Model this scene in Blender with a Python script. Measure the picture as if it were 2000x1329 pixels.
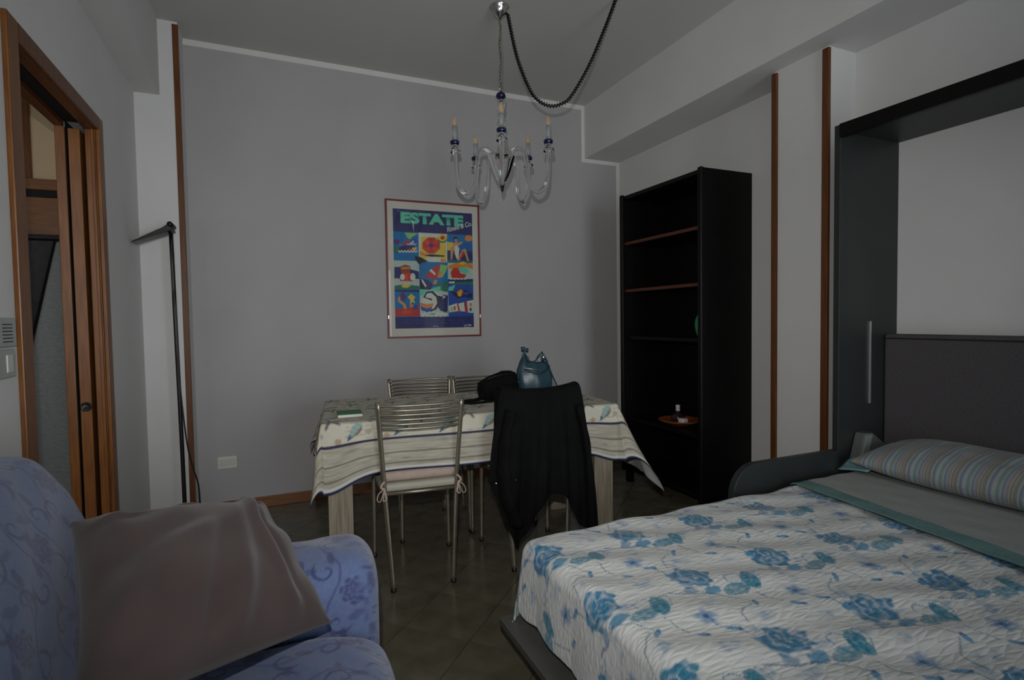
import bpy, bmesh, math, random
import numpy as np
from mathutils import Vector, Matrix

# ------------------------------------------------------------------ scene, camera, light
sc = bpy.context.scene
for o in list(bpy.data.objects):
    bpy.data.objects.remove(o)
COL = sc.collection
random.seed(7); RNG = np.random.default_rng(7)

CAMZ = 1.20
YAW, PITCH, ROLL, FPX = 0.41412722, -0.0385471, -0.01532808, 1052.4
_f = Vector((math.sin(YAW)*math.cos(PITCH), math.cos(YAW)*math.cos(PITCH), math.sin(PITCH)))
_r = Vector((math.cos(YAW), -math.sin(YAW), 0)); _u = _r.cross(_f)
RT = math.cos(ROLL)*_r + math.sin(ROLL)*_u
UP = -math.sin(ROLL)*_r + math.cos(ROLL)*_u
cam_d = bpy.data.cameras.new('camera'); cam = bpy.data.objects.new('camera', cam_d); COL.objects.link(cam)
cam_d.sensor_fit = 'HORIZONTAL'; cam_d.sensor_width = 36.0; cam_d.lens = FPX/2000*36.0
cam_d.clip_start = 0.02; cam_d.clip_end = 60
m3 = Matrix((RT, UP, -_f)).transposed()
cam.matrix_world = Matrix.Translation((0, 0, CAMZ)) @ m3.to_4x4()
sc.camera = cam

sc.view_settings.view_transform = 'Standard'; sc.view_settings.look = 'None'
sc.view_settings.exposure = 0.0; sc.view_settings.gamma = 1.0; sc.view_settings.use_curve_mapping = False

world = bpy.data.worlds.new('world'); sc.world = world; world.use_nodes = True
bg = world.node_tree.nodes['Background']; bg.inputs[0].default_value = (0.92, 0.95, 1.0, 1); bg.inputs[1].default_value = 1.8

def light(name, kind, loc, energy, color, rot=(0, 0, 0), size=None, size_y=None, radius=None):
    d = bpy.data.lights.new(name, kind); d.energy = energy; d.color = color
    if kind == 'AREA':
        d.shape = 'RECTANGLE'; d.size = size; d.size_y = size_y
    if radius is not None: d.shadow_soft_size = radius
    o = bpy.data.objects.new(name, d); o.location = loc; o.rotation_euler = rot; COL.objects.link(o)
    return o
# overcast daylight coming in through the window behind the camera
light('window_daylight', 'AREA', (1.35, -3.0, 1.20), 50.0, (0.90, 0.97, 1.0), (math.radians(90), 0, 0), 1.5, 2.0)
# the camera's own small flash, a hand's breadth above the lens
flash = light('camera_flash', 'SPOT', (-0.025, 0.0, CAMZ+0.17), 100.0, (1.0, 0.97, 0.93), radius=0.008)
flash.data.spot_size = math.radians(112); flash.data.spot_blend = 1.0
flash.rotation_euler = (Matrix.Rotation(math.radians(2), 3, RT) @ m3).to_euler()

# ------------------------------------------------------------------ materials
MATS = {}
def mat(name, col=(.5, .5, .5), rough=.6, metal=0., var=0., vscale=8., bump=0., bscale=60., attr=None, spec=.5,
        trans=0., ior=1.45, sheen=0., emit=None, stretch=(1, 1, 1), col2=None, coat=0., detail=4.):
    if name in MATS: return MATS[name]
    m = bpy.data.materials.new(name); m.use_nodes = True; MATS[name] = m
    nt = m.node_tree; N = nt.nodes; L = nt.links
    b = N['Principled BSDF']
    b.inputs['Roughness'].default_value = rough; b.inputs['Metallic'].default_value = metal
    b.inputs['IOR'].default_value = ior; b.inputs['Specular IOR Level'].default_value = spec
    b.inputs['Transmission Weight'].default_value = trans
    b.inputs['Sheen Weight'].default_value = sheen; b.inputs['Coat Weight'].default_value = coat
    b.inputs['Base Color'].default_value = (*col, 1)
    tc = N.new('ShaderNodeTexCoord'); mp = N.new('ShaderNodeMapping'); mp.inputs['Scale'].default_value = stretch
    L.new(tc.outputs['Object'], mp.inputs['Vector'])
    src = None
    if attr:
        va = N.new('ShaderNodeVertexColor'); va.layer_name = attr; src = va.outputs['Color']
    if var > 0 or col2:
        nz = N.new('ShaderNodeTexNoise'); nz.inputs['Scale'].default_value = vscale; nz.inputs['Detail'].default_value = detail
        L.new(mp.outputs['Vector'], nz.inputs['Vector'])
        if src is None:
            mx = N.new('ShaderNodeMix'); mx.data_type = 'RGBA'
            c2 = col2 if col2 else tuple(max(0, c*(1-var)) for c in col); c1 = col if col2 else tuple(min(1, c*(1+var)) for c in col)
            mx.inputs[6].default_value = (*c1, 1); mx.inputs[7].default_value = (*c2, 1)
            rp = N.new('ShaderNodeMapRange'); rp.inputs[1].default_value = .32; rp.inputs[2].default_value = .68
            L.new(nz.outputs['Fac'], rp.inputs[0]); L.new(rp.outputs[0], mx.inputs[0]); src = mx.outputs[2]
        else:
            mx = N.new('ShaderNodeMix'); mx.data_type = 'RGBA'; mx.blend_type = 'MULTIPLY'; mx.inputs[0].default_value = 1
            rp = N.new('ShaderNodeMapRange'); rp.inputs[1].default_value = .3; rp.inputs[2].default_value = .7
            rp.inputs[3].default_value = 1-var; rp.inputs[4].default_value = 1+var*.3
            cb = N.new('ShaderNodeCombineColor')
            L.new(nz.outputs['Fac'], rp.inputs[0])
            for i in range(3): L.new(rp.outputs[0], cb.inputs[i])
            L.new(src, mx.inputs[6]); L.new(cb.outputs[0], mx.inputs[7]); src = mx.outputs[2]
    if src is not None: L.new(src, b.inputs['Base Color'])
    if bump > 0:
        nb = N.new('ShaderNodeTexNoise'); nb.inputs['Scale'].default_value = bscale; nb.inputs['Detail'].default_value = 3
        L.new(mp.outputs['Vector'], nb.inputs['Vector'])
        bp = N.new('ShaderNodeBump'); bp.inputs['Strength'].default_value = bump; bp.inputs['Distance'].default_value = .01
        L.new(nb.outputs['Fac'], bp.inputs['Height']); L.new(bp.outputs['Normal'], b.inputs['Normal'])
    return m

WALLW = mat('white_wall_paint', (.66, .66, .655), .85, var=.025, vscale=3, bump=.05, bscale=220)
CEILW = mat('ceiling_paint', (.54, .535, .515), .9, var=.02, vscale=2)
WALLG = mat('grey_wall_paint', (.40, .39, .40), .8, var=.03, vscale=2.5, bump=.05, bscale=200)
BORDW = mat('border_paint', (.66, .66, .64), .85, var=.02)
WOOD = mat('orange_wood', (.205, .075, .013), .38, var=.0, col2=(.130, .044, .008), vscale=7, stretch=(14, 14, 1.1), bump=.03, bscale=30)
WOODH = mat('orange_wood_horizontal', (.205, .075, .013), .38, col2=(.130, .044, .008), vscale=7, stretch=(1.1, 14, 14), bump=.03, bscale=30)
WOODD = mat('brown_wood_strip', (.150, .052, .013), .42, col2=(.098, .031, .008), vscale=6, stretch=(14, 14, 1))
BLACKW = mat('black_stained_wood', (.0035, .0035, .0033), .45, var=.3, vscale=9, stretch=(6, 6, 1), spec=.22)
ANTHR = mat('anthracite_laminate', (.020, .0235, .0235), .45, var=.12, vscale=5, bump=.02, bscale=150)
ALU = mat('brushed_aluminium', (.42, .44, .44), .35, metal=.7, var=.06, vscale=20)
BLACKM = mat('black_lacquered_metal', (.008, .008, .008), .35, var=.2)
BLACKF = mat('black_cloth', (.0026, .003, .003), .9, var=.3, vscale=14, bump=.15, bscale=300, spec=.2)
BRONZE = mat('champagne_metal', (.30, .275, .215), .36, metal=.75, var=.1, vscale=15)
WHITEP = mat('white_plastic', (.62, .62, .58), .45, var=.03)
GREYP = mat('grey_plastic', (.40, .42, .41), .5, var=.05)
DARKG = mat('dark_gap', (.006, .006, .006), .8, var=.1)
GLASS = mat('clear_glass', (1, 1, 1), .02, trans=1., ior=1.47)
BLUEG = mat('cobalt_glass', (.004, .005, .038), .08, var=.1, spec=.8)
CHROME = mat('chrome', (.55, .55, .55), .18, metal=1., var=.03)
LEGW = mat('grey_oak_veneer', (.285, .245, .185), .55, col2=(.155, .13, .095), vscale=5, stretch=(16, 16, .9), bump=.05, bscale=40)

# ------------------------------------------------------------------ mesh helpers
def tag(o, label=None, cat=None, group=None, kind=None):
    if label: o['label'] = label
    if cat: o['category'] = cat
    if group: o['group'] = group
    if kind: o['kind'] = kind
    return o
def empty(name, loc=(0, 0, 0), rz=0., **kw):
    o = bpy.data.objects.new(name, None); o.empty_display_size = .05
    o.location = loc; o.rotation_euler = (0, 0, rz); COL.objects.link(o)
    return tag(o, **kw)
def origin_of(o):
    v = Vector((0, 0, 0))
    while o is not None:
        v += o.location; o = o.parent
    return v
def link(name, me, parent=None, material=None, smooth=False, **kw):
    o = bpy.data.objects.new(name, me); COL.objects.link(o)
    if parent is not None: o.parent = parent
    if material is not None:
        for mm in (material if isinstance(material, (list, tuple)) else [material]): me.materials.append(mm)
    if smooth:
        me.polygons.foreach_set('use_smooth', [True]*len(me.polygons))
    return tag(o, **kw)
def from_py(name, v, f, parent=None, material=None, smooth=False, world=True, **kw):
    """vertices in world coordinates when world and the parents are unrotated, else in the parent's own"""
    v = np.asarray(v, float)
    if parent is not None and world:
        v = v - np.array(origin_of(parent))
    me = bpy.data.meshes.new(name); me.from_pydata(v.tolist(), [], [tuple(int(i) for i in q) for q in f]); me.update()
    return link(name, me, parent, material, smooth, **kw)
def from_bm(name, bm, parent=None, material=None, smooth=False, world=True, **kw):
    if parent is not None and world:
        bmesh.ops.translate(bm, verts=bm.verts, vec=-origin_of(parent))
    me = bpy.data.meshes.new(name); bm.to_mesh(me); bm.free()
    return link(name, me, parent, material, smooth, **kw)
def bm_box(bm, a, b, bev=0., seg=2):
    a = Vector(a); b = Vector(b)
    g = bmesh.ops.create_cube(bm, size=1.0)
    c = (a+b)/2; d = b-a
    for v in g['verts']:
        v.co = Vector((v.co.x*d.x, v.co.y*d.y, v.co.z*d.z)) + c
    if bev > 0:
        es = list({e for v in g['verts'] for e in v.link_edges})
        bmesh.ops.bevel(bm, geom=es, offset=bev, segments=seg, affect='EDGES', profile=.5)
def box(name, a, b, parent=None, material=None, bev=.002, seg=2, world=True, **kw):
    bm = bmesh.new(); bm_box(bm, a, b, bev, seg)
    return from_bm(name, bm, parent, material, world=world, **kw)
def frames(P):
    P = np.asarray(P, float); T = np.gradient(P, axis=0); T /= np.linalg.norm(T, axis=1)[:, None] + 1e-12
    n = np.cross(T[0], (0, 0, 1)); 
    if np.linalg.norm(n) < 1e-3: n = np.array((1., 0, 0))
    n /= np.linalg.norm(n); Ns = []
    for t in T:
        n = n - t*(n@t); n /= np.linalg.norm(n); Ns.append(n.copy())
    Ns = np.array(Ns); return P, T, Ns, np.cross(T, Ns)
def tube_vf(P, r, seg=8, ry=None, caps=True, off=0):
    P, T, A, B = frames(P); n = len(P)
    r = np.broadcast_to(np.asarray(r, float), (n,)); ry = r if ry is None else np.broadcast_to(np.asarray(ry, float), (n,))
    v = []; f = []
    for i in range(n):
        for k in range(seg):
            a = 2*math.pi*k/seg; v.append(P[i] + A[i]*r[i]*math.cos(a) + B[i]*ry[i]*math.sin(a))
    for i in range(n-1):
        for k in range(seg):
            k2 = (k+1) % seg; f.append((off+i*seg+k, off+i*seg+k2, off+(i+1)*seg+k2, off+(i+1)*seg+k))
    if caps:
        f.append(tuple(off+k for k in reversed(range(seg)))); f.append(tuple(off+(n-1)*seg+k for k in range(seg)))
    return v, f
def tube(name, P, r, parent=None, material=None, seg=8, ry=None, world=True, **kw):
    v, f = tube_vf(P, r, seg, ry); return from_py(name, v, f, parent, material, True, world, **kw)
def lathe_vf(prof, c=(0, 0, 0), seg=24, off=0, sx=1., sy=1.):
    v = []; f = []; n = len(prof)
    for r, z in prof:
        for k in range(seg):
            a = 2*math.pi*k/seg; v.append((c[0]+r*sx*math.cos(a), c[1]+r*sy*math.sin(a), c[2]+z))
    for i in range(n-1):
        for k in range(seg):
            k2 = (k+1) % seg; f.append((off+i*seg+k, off+i*seg+k2, off+(i+1)*seg+k2, off+(i+1)*seg+k))
    f.append(tuple(off+k for k in reversed(range(seg)))); f.append(tuple(off+(n-1)*seg+k for k in range(seg)))
    return v, f
def lathe(name, prof, c=(0, 0, 0), parent=None, material=None, seg=24, world=True, sx=1., sy=1., **kw):
    v, f = lathe_vf(prof, c, seg, 0, sx, sy); return from_py(name, v, f, parent, material, True, world, **kw)
def smooth_path(P, n=24):
    P = np.asarray(P, float); out = []
    Q = np.vstack([2*P[0]-P[1], P, 2*P[-1]-P[-2]])
    m = len(P)-1
    for i in range(m):
        p0, p1, p2, p3 = Q[i], Q[i+1], Q[i+2], Q[i+3]
        k = max(2, n//m)
        for j in range(k):
            t = j/k
            out.append(.5*((2*p1)+(-p0+p2)*t+(2*p0-5*p1+4*p2-p3)*t*t+(-p0+3*p1-3*p2+p3)*t**3))
    out.append(P[-1]); return np.array(out)
def grid_faces(nu, nv):
    i = np.arange(nu-1)[:, None]*nv + np.arange(nv-1)[None, :]; i = i.ravel()
    return np.stack([i, i+nv, i+nv+1, i+1], 1)
def mesh_np(name, v, f, parent=None, material=None, smooth=True, color=None, world=True, uv=None, **kw):
    v = np.asarray(v, np.float32)
    if parent is not None and world: v = v - np.array(origin_of(parent), np.float32)
    me = bpy.data.meshes.new(name)
    me.vertices.add(len(v)); me.vertices.foreach_set('co', v.ravel())
    k = f.shape[1]; me.loops.add(f.size); me.loops.foreach_set('vertex_index', f.astype(np.int32).ravel())
    me.polygons.add(len(f)); me.polygons.foreach_set('loop_start', np.arange(0, f.size, k, dtype=np.int32))
    me.update(calc_edges=True); me.validate()
    if color is not None:
        ca = me.color_attributes.new('Col', 'FLOAT_COLOR', 'POINT')
        c4 = np.ones((len(v), 4), np.float32); c4[:, :3] = color; ca.data.foreach_set('color', c4.ravel())
    return link(name, me, parent, material, smooth, **kw)
def poly_prism(name, pts, thick, parent=None, material=None, bev=0., plane='xz', world=True, **kw):
    """pts in 3D (a planar outline), extruded by the vector thick"""
    bm = bmesh.new(); vs = [bm.verts.new(p) for p in pts]; fc = bm.faces.new(vs)
    r = bmesh.ops.extrude_face_region(bm, geom=[fc]); nv = [e for e in r['geom'] if isinstance(e, bmesh.types.BMVert)]
    bmesh.ops.translate(bm, verts=nv, vec=Vector(thick)); bmesh.ops.recalc_face_normals(bm, faces=bm.faces)
    if bev > 0: bmesh.ops.bevel(bm, geom=list(bm.edges), offset=bev, segments=2, affect='EDGES', profile=.5)
    return from_bm(name, bm, parent, material, world=world, **kw)
def children_copy(root, loc, rz, **kw):
    r = root.copy(); COL.objects.link(r); r.location = loc; r.rotation_euler = (0, 0, rz); tag(r, **kw)
    for ch in [c for c in bpy.data.objects if c.parent == root]:
        c = ch.copy(); COL.objects.link(c); c.parent = r
        for g in [x for x in bpy.data.objects if x.parent == ch]:
            d = g.copy(); COL.objects.link(d); d.parent = c
    return r

# ------------------------------------------------------------------ the room
XL, XR, YB, YF, ZC = -.685, 2.70, 3.84, -3.03, 2.93
BEAMZ, BXR, BXL = 2.505, 2.362, -.56
PIY = 3.65

floor = box('floor', (XL-.02, YF, -.10), (XR+.02, YB, -.006), None, mat('tile_grout', (.035, .031, .024), .8, var=.2), bev=0,
            label='polished brown-grey tile floor laid diagonally', cat='floor', kind='structure')
# diagonal tiles, each one a piece
TILEM = mat('polished_floor_tile', (.135, .12, .085), .22, col2=(.085, .076, .052), vscale=9, detail=8., spec=.5)
def clip_poly(p, x0, x1, y0, y1):
    for ax, lim, sg in ((0, x0, 1), (0, x1, -1), (1, y0, 1), (1, y1, -1)):
        out = []
        for i in range(len(p)):
            a, b = p[i], p[(i+1) % len(p)]; da, db = sg*(a[ax]-lim), sg*(b[ax]-lim)
            if da >= 0: out.append(a)
            if da*db < 0:
                t = da/(da-db); out.append((a[0]+(b[0]-a[0])*t, a[1]+(b[1]-a[1])*t))
        p = out
        if len(p) < 3: return []
    return p
HD = .2; GAP = .0022
full_tile = None
for i in range(-8, 14):
    for j in range(-28, 14):
        if (i+j) % 2: continue
        cx, cy = .632+HD*i, 1.873+HD*(j+1)
        q = [(cx+HD-GAP, cy), (cx, cy+HD-GAP), (cx-HD+GAP, cy), (cx, cy-HD+GAP)]
        c = clip_poly(q, XL+.002, XR-.002, YF+.002, YB-.002)
        if len(c) < 3: continue
        ar = abs(sum(c[k][0]*c[(k+1) % len(c)][1]-c[(k+1) % len(c)][0]*c[k][1] for k in range(len(c))))/2
        if ar < .0008: continue
        whole = len(c) == 4 and ar > 2*(HD-GAP)**2*.999
        if whole and full_tile is not None:
            o = bpy.data.objects.new('tile', full_tile); COL.objects.link(o); o.parent = floor
            o.location = (cx, cy, 0)
            continue
        bm = bmesh.new(); base = (cx, cy) if whole else (0, 0)
        top = [bm.verts.new((x-base[0], y-base[1], 0)) for x, y in c]; f = bm.faces.new(top)
        r = bmesh.ops.extrude_face_region(bm, geom=[f]); vv = [e for e in r['geom'] if isinstance(e, bmesh.types.BMVert)]
        bmesh.ops.translate(bm, verts=vv, vec=(0, 0, -.006)); bmesh.ops.recalc_face_normals(bm, faces=bm.faces)
        me = bpy.data.meshes.new('tile'); bm.to_mesh(me); bm.free(); me.materials.append(TILEM)
        o = bpy.data.objects.new('tile', me); COL.objects.link(o); o.parent = floor
        o.location = (base[0], base[1], 0)
        if whole: full_tile = me

box('ceiling', (XL-.14, YF-.12, ZC), (XR+.12, YB+.12, ZC+.1), None, CEILW, bev=0, label='plain off-white ceiling', cat='ceiling', kind='structure')

wb = box('wall_back', (XL-.14, YB, -.1), (XR+.12, YB+.12, ZC), None, WALLG, bev=0,
         label='lilac-grey painted end wall with a white painted border', cat='wall', kind='structure')
e = .0015
for a, b in (((-.46, YB-e, ZC-.036), (BXR, YB, ZC)), ((BXR-.03, YB-e, BEAMZ-.03), (BXR, YB, ZC-.036)),
             ((BXR, YB-e, BEAMZ-.03), (XR-.03, YB, BEAMZ)), ((XR-.032, YB-e, .07), (XR, YB, BEAMZ))):
    box('painted_border', a, b, wb, BORDW, bev=0)

DY0, DY1, DZ = 2.075, 2.875, 2.045
wl = empty('wall_left', (XL, 0, 0), label='white left wall with a doorway and boxed beam', cat='wall', kind='structure')
WT = .125
for n, a, b in (('wall_panel', (XL-WT, YF, 0), (XL, DY0-.03, ZC)), ('wall_panel', (-.722, DY1+.03, 0), (XL, YB, ZC)), ('wall_panel', (XL-WT, DY1+.03, 0), (-.791, YB, ZC)), ('wall_panel', (-.791, DY1+.80, 0), (-.722, YB, ZC)), ('wall_panel', (-.791, DY1+.03, DZ+.03), (-.722, DY1+.80, ZC)), ('wall_panel', (XL-WT, DY0-.03, DZ+.03), (XL, DY1+.03, ZC)),
                ('beam', (XL, YF, BEAMZ), (BXL, PIY, ZC)), ('pier', (XL, PIY, 0), (-.462, YB, ZC))):
    box(n, a, b, wl, WALLW, bev=0)
wr = empty('wall_right', (XR, 0, 0), label='white right wall with a boxed beam and flat pier', cat='wall', kind='structure')
for n, a, b in (('wall_panel', (XR, YF, -.1), (XR+.12, YB+.12, ZC)), ('beam', (BXR, YF, BEAMZ), (XR, YB, ZC)), ('pier', (2.50, 1.815, 0), (XR, 2.125, BEAMZ))):
    box(n, a, b, wr, WALLW, bev=0)

# wall behind the camera with the window that lights the room
wf = empty('wall_front', (0, YF, 0), label='white wall behind the viewpoint holding the window', cat='wall', kind='structure')
W0, W1, WZ0, WZ1 = .60, 2.10, .20, 2.20
for a, b in (((XL-.14, YF-.12, -.1), (W0, YF, ZC)), ((W1, YF-.12, -.1), (XR+.12, YF, ZC)), ((W0, YF-.12, -.1), (W1, YF, WZ0)), ((W0, YF-.12, WZ1), (W1, YF, ZC))):
    box('wall_panel', a, b, wf, WALLW, bev=0)
win = empty('window_1', (1.35, YF-.1, WZ0), label='white two-leaf window behind the viewpoint', cat='window', kind='structure')
for a, b in (((W0, YF-.11, WZ0), (W0+.06, YF-.05, WZ1)), ((W1-.06, YF-.11, WZ0), (W1, YF-.05, WZ1)), ((W0, YF-.11, WZ0), (W1, YF-.05, WZ0+.06)), ((W0, YF-.11, WZ1-.06), (W1, YF-.05, WZ1)), ((1.32, YF-.11, WZ0), (1.38, YF-.05, WZ1))):
    box('window_frame', a, b, win, WHITEP, bev=.003)
PANE = bpy.data.materials.new('window_pane'); PANE.use_nodes = True
def clear_pane(m, tint=(1, 1, 1), ior=1.45):
    nt = m.node_tree; N = nt.nodes; L = nt.links; N.remove(N['Principled BSDF'])
    t = N.new('ShaderNodeBsdfTransparent'); t.inputs[0].default_value = (*tint, 1); g = N.new('ShaderNodeBsdfGlossy'); g.inputs['Roughness'].default_value = .02
    fr = N.new('ShaderNodeFresnel'); fr.inputs['IOR'].default_value = ior
    mx = N.new('ShaderNodeMixShader'); L.new(fr.outputs[0], mx.inputs[0]); L.new(t.outputs[0], mx.inputs[1]); L.new(g.outputs[0], mx.inputs[2])
    L.new(mx.outputs[0], N['Material Output'].inputs[0])
clear_pane(PANE)
for x0, x1 in ((W0+.06, 1.32), (1.38, W1-.06)):
    box('pane', (x0, YF-.085, WZ0+.06), (x1, YF-.079, WZ1-.06), win, PANE, bev=0)

# skirting and wooden strips
BB = dict(cat='baseboard', kind='structure')
box('baseboard_back', (-.45, YB-.014, 0), (2.30, YB, .07), None, WOODH, bev=.003, label='orange wood baseboard along the grey end wall', **BB)
bl = empty('baseboard_left', (XL, 3.3, 0), label='orange wood baseboard around the left wall and pier', **BB)
box('board', (XL, 2.945, 0), (XL+.014, PIY, .07), bl, WOOD, bev=.003)
box('board', (XL+.014, PIY-.014, 0), (-.448, PIY, .07), bl, WOODH, bev=.003)
box('board', (-.462, PIY, 0), (-.448, YB-.014, .07), bl, WOOD, bev=.003)
TR = dict(cat='wood strip', kind='structure')
box('trim_1', (-.488, PIY-.008, .07), (-.458, PIY+.012, 2.915), None, WOODD, bev=.003, label='brown wooden strip on the pier corner beside the black floor lamp', **TR)
box('trim_2', (2.484, 2.10, 0), (2.502, 2.131, BEAMZ-.012), None, WOODD, bev=.003, label='thin wooden strip on the right wall nearest the black bookcase', **TR)
box('trim_3', (2.484, 1.802, 0), (2.502, 1.837, BEAMZ-.012), None, WOODD, bev=.003, label='wooden strip on the right wall nearest the wall bed', **TR)

# doorway in the left wall: pocket sliding door, casing, jambs
dr = empty('door_1', (XL, DY0, 0), label='open orange wood doorway with a sliding pocket door', cat='door', kind='structure')
box('casing', (XL, 2.0, 0), (XL+.016, DY0, DZ+.058), dr, WOOD, bev=.004)
box('casing', (XL, DY1, 0), (XL+.016, DY1+.06, DZ+.058), dr, WOOD, bev=.004)
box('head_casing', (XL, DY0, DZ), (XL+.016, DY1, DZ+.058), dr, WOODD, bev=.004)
XB = XL-WT
box('jamb', (XB-.016, DY0-.03, 0), (XL, DY0, DZ+.03), dr, WOOD, bev=.002)
for x0, x1 in ((-.722, XL), (XB-.016, -.791)):
    box('jamb', (x0, DY1, 0), (x1, DY1+.03, DZ), dr, WOOD, bev=.003)
box('door_stop', (-.70, DY1-.012, 0), (-.688, DY1, DZ), dr, WOOD, bev=.003)
for x0, x1 in ((-.722, XL), (XB-.016, -.791)):
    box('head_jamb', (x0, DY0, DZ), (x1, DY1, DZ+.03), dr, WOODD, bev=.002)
box('door_track', (-.791, DY0, DZ+.022), (-.722, DY1, DZ+.03), dr, DARKG, bev=0)
leaf = box('sliding_door', (-.777, DY1-.012, .01), (-.736, DY1+.75, DZ-.008), dr, WOOD, bev=.002)
v, f = lathe_vf([(.0, .0), (.019, .0), (.021, .003), (.017, .004), (.015, .0015), (.0, .001)], seg=20)
v = [(-.756+p[0], DY1-.012-p[2], .85+p[1]) for p in v]
from_py('finger_pull', v, f, leaf, BLACKM, True)
for a, b in (((-.7235, DY1+.005, 0), (-.722, DY1+.79, DZ+.03)), ((-.791, DY1+.005, 0), (-.7895, DY1+.79, DZ+.03)), ((-.7895, DY1+.77, 0), (-.7235, DY1+.79, DZ+.03))):
    box('pocket_shade', a, b, dr, DARKG, bev=0)  # thin black sheets added to paint the shade inside the door pocket

# what shows through the doorway: a cream wall, a wooden cupboard and two mattresses stood on end
CREAM = mat('cream_wall_paint', (.62, .49, .31), .85, var=.03)
box('floor_hallway', (-2.1, .9, -.1), (XB, 3.95, 0), None, mat('hallway_floor', (.12, .105, .075), .4, var=.15), bev=0, label='brown floor of the room beyond the doorway', cat='floor', kind='structure')
box('ceiling_hallway', (-2.1, .9, 2.7), (XB, 3.95, 2.8), None, CEILW, bev=0, label='ceiling of the room beyond the doorway', cat='ceiling', kind='structure')
box('wall_hallway', (-2.1, 3.72, 0), (XB, 3.95, 2.7), None, CREAM, bev=0, label='cream wall seen through the doorway', cat='wall', kind='structure')
box('wall_hallway_side', (-2.2, .9, 0), (-2.1, 3.95, 2.7), None, CREAM, bev=0, label='cream side wall of the room beyond the doorway', cat='wall', kind='structure')
wn = empty('wall_hallway_near', (-1.4, .85, 0), label='near cream wall of the room beyond the doorway with an added unseen daylight opening', cat='wall', kind='structure')  # unseen gap between the panels, added to let sky light brighten this room
for a, b in (((-2.1, .8, 0), (XB, .9, .8)), ((-2.1, .8, 2.4), (XB, .9, 2.7)), ((-2.1, .8, .8), (-1.95, .9, 2.4)), ((-.95, .8, .8), (XB, .9, 2.4))):
    box('wall_panel', a, b, wn, CREAM, bev=0)
cu = empty('cupboard', (-1.2, 3.62, 0), label='orange wood panel cupboard with a dark groove seen through the doorway', cat='cupboard')
box('body', (-1.75, 3.56, 0), (-.83, 3.71, 1.872), cu, WOODH, bev=.003)
box('groove', (-1.748, 3.553, 1.868), (-.832, 3.71, 1.905), cu, DARKG, bev=.001)
box('top_rail', (-1.76, 3.545, 1.905), (-.82, 3.715, 1.962), cu, WOODH, bev=.004)
box('upright', (-1.34, 3.69, 1.962), (-1.168, 3.72, 2.68), cu, WOOD, bev=.004)
MATG = mat('grey_quilted_ticking', (.15, .165, .16), .8, var=.12, vscale=40, bump=.6, bscale=38, stretch=(1, 1, 2.5))
MATD = mat('charcoal_ticking', (.028, .028, .03), .85, var=.2, vscale=30, bump=.2, bscale=80)
md = empty('mattress', (-1.1, 3.4, 0), label='charcoal mattress standing on end beyond the doorway', cat='mattress')
box('core', (-1.44, 3.36, 0), (-.87, 3.53, 1.655), md, MATD, bev=.03, seg=3)
box('piping', (-1.443, 3.358, 1.62), (-.867, 3.364, 1.632), md, BLACKF, bev=.002)
mg = empty('mattress', (-.95, 3.25, 0), label='pale grey quilted mattress propped slantwise beyond the doorway', cat='mattress')
poly_prism('core', [(-.935, 3.20, 1.60), (-1.058, 3.20, 1.02), (-1.07, 3.20, .40), (-.99, 3.20, .0), (-.83, 3.20, .0), (-.83, 3.20, 1.60)], (0, .13, 0), mg, MATG, bev=.012)
tube('piping', smooth_path([(-.935, 3.199, 1.60), (-1.0, 3.199, 1.31), (-1.058, 3.199, 1.02), (-1.066, 3.199, .7), (-1.07, 3.199, .40), (-.99, 3.199, .0)], 30), .005, mg, BLACKF, seg=6)

# plates on the walls
ic = empty('intercom', (XL, 1.94, 1.18), label='pale intercom plate with slots left of the doorway', cat='intercom')
box('plate', (XL, 1.86, 1.145), (XL+.012, 1.972, 1.225), ic, GREYP, bev=.003)
for k in range(6): box('slot', (XL+.0105, 1.885, 1.158+.0095*k), (XL+.0128, 1.945, 1.1605+.0095*k), ic, DARKG, bev=0)
sw = empty('light_switch', (XL, 1.92, 1.1), label='pale light switch plate under the intercom', cat='light switch')
box('plate', (XL, 1.845, 1.06), (XL+.01, 1.965, 1.137), sw, GREYP, bev=.003)
box('rocker', (XL+.006, 1.905, 1.074), (XL+.013, 1.94, 1.123), sw, WHITEP, bev=.002)
ou = empty('wall_socket', (-.3, YB, .32), label='white socket plate low on the grey wall', cat='socket')
box('plate', (-.356, YB-.009, .281), (-.247, YB, .357), ou, WHITEP, bev=.003)
for k in range(3):
    x = -.334+.031*k
    box('module', (x-.0135, YB-.0115, .298), (x+.0135, YB-.006, .34), ou, mat('ivory_plastic', (.56, .55, .50), .5, var=.03), bev=.0015)

# ------------------------------------------------------------------ pattern helpers (numpy)
def hash2(i, j, k=0):
    return np.modf(np.abs(np.sin(i*127.1+j*311.7+k*74.7)*43758.5453))[0]
def vnoise(x, y, k=0):
    xi, yi = np.floor(x), np.floor(y); xf, yf = x-xi, y-yi
    sx, sy = xf*xf*(3-2*xf), yf*yf*(3-2*yf)
    a = hash2(xi, yi, k)*(1-sx)+hash2(xi+1, yi, k)*sx; b = hash2(xi, yi+1, k)*(1-sx)+hash2(xi+1, yi+1, k)*sx
    return a*(1-sy)+b*sy
def sstep(a, b, x):
    t = np.clip((x-a)/(b-a), 0, 1); return t*t*(3-2*t)
def mixc(c, col, w):
    return c*(1-w[:, None]) + np.asarray(col)[None, :]*w[:, None]
def seg_d(x, y, ax, ay, bx, by):
    dx, dy = bx-ax, by-ay; t = np.clip(((x-ax)*dx+(y-ay)*dy)/(dx*dx+dy*dy), 0, 1)
    return np.hypot(x-ax-t*dx, y-ay-t*dy)
def poly_d(x, y, pts):
    return np.minimum.reduce([seg_d(x, y, *pts[i], *pts[i+1]) for i in range(len(pts)-1)])

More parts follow.
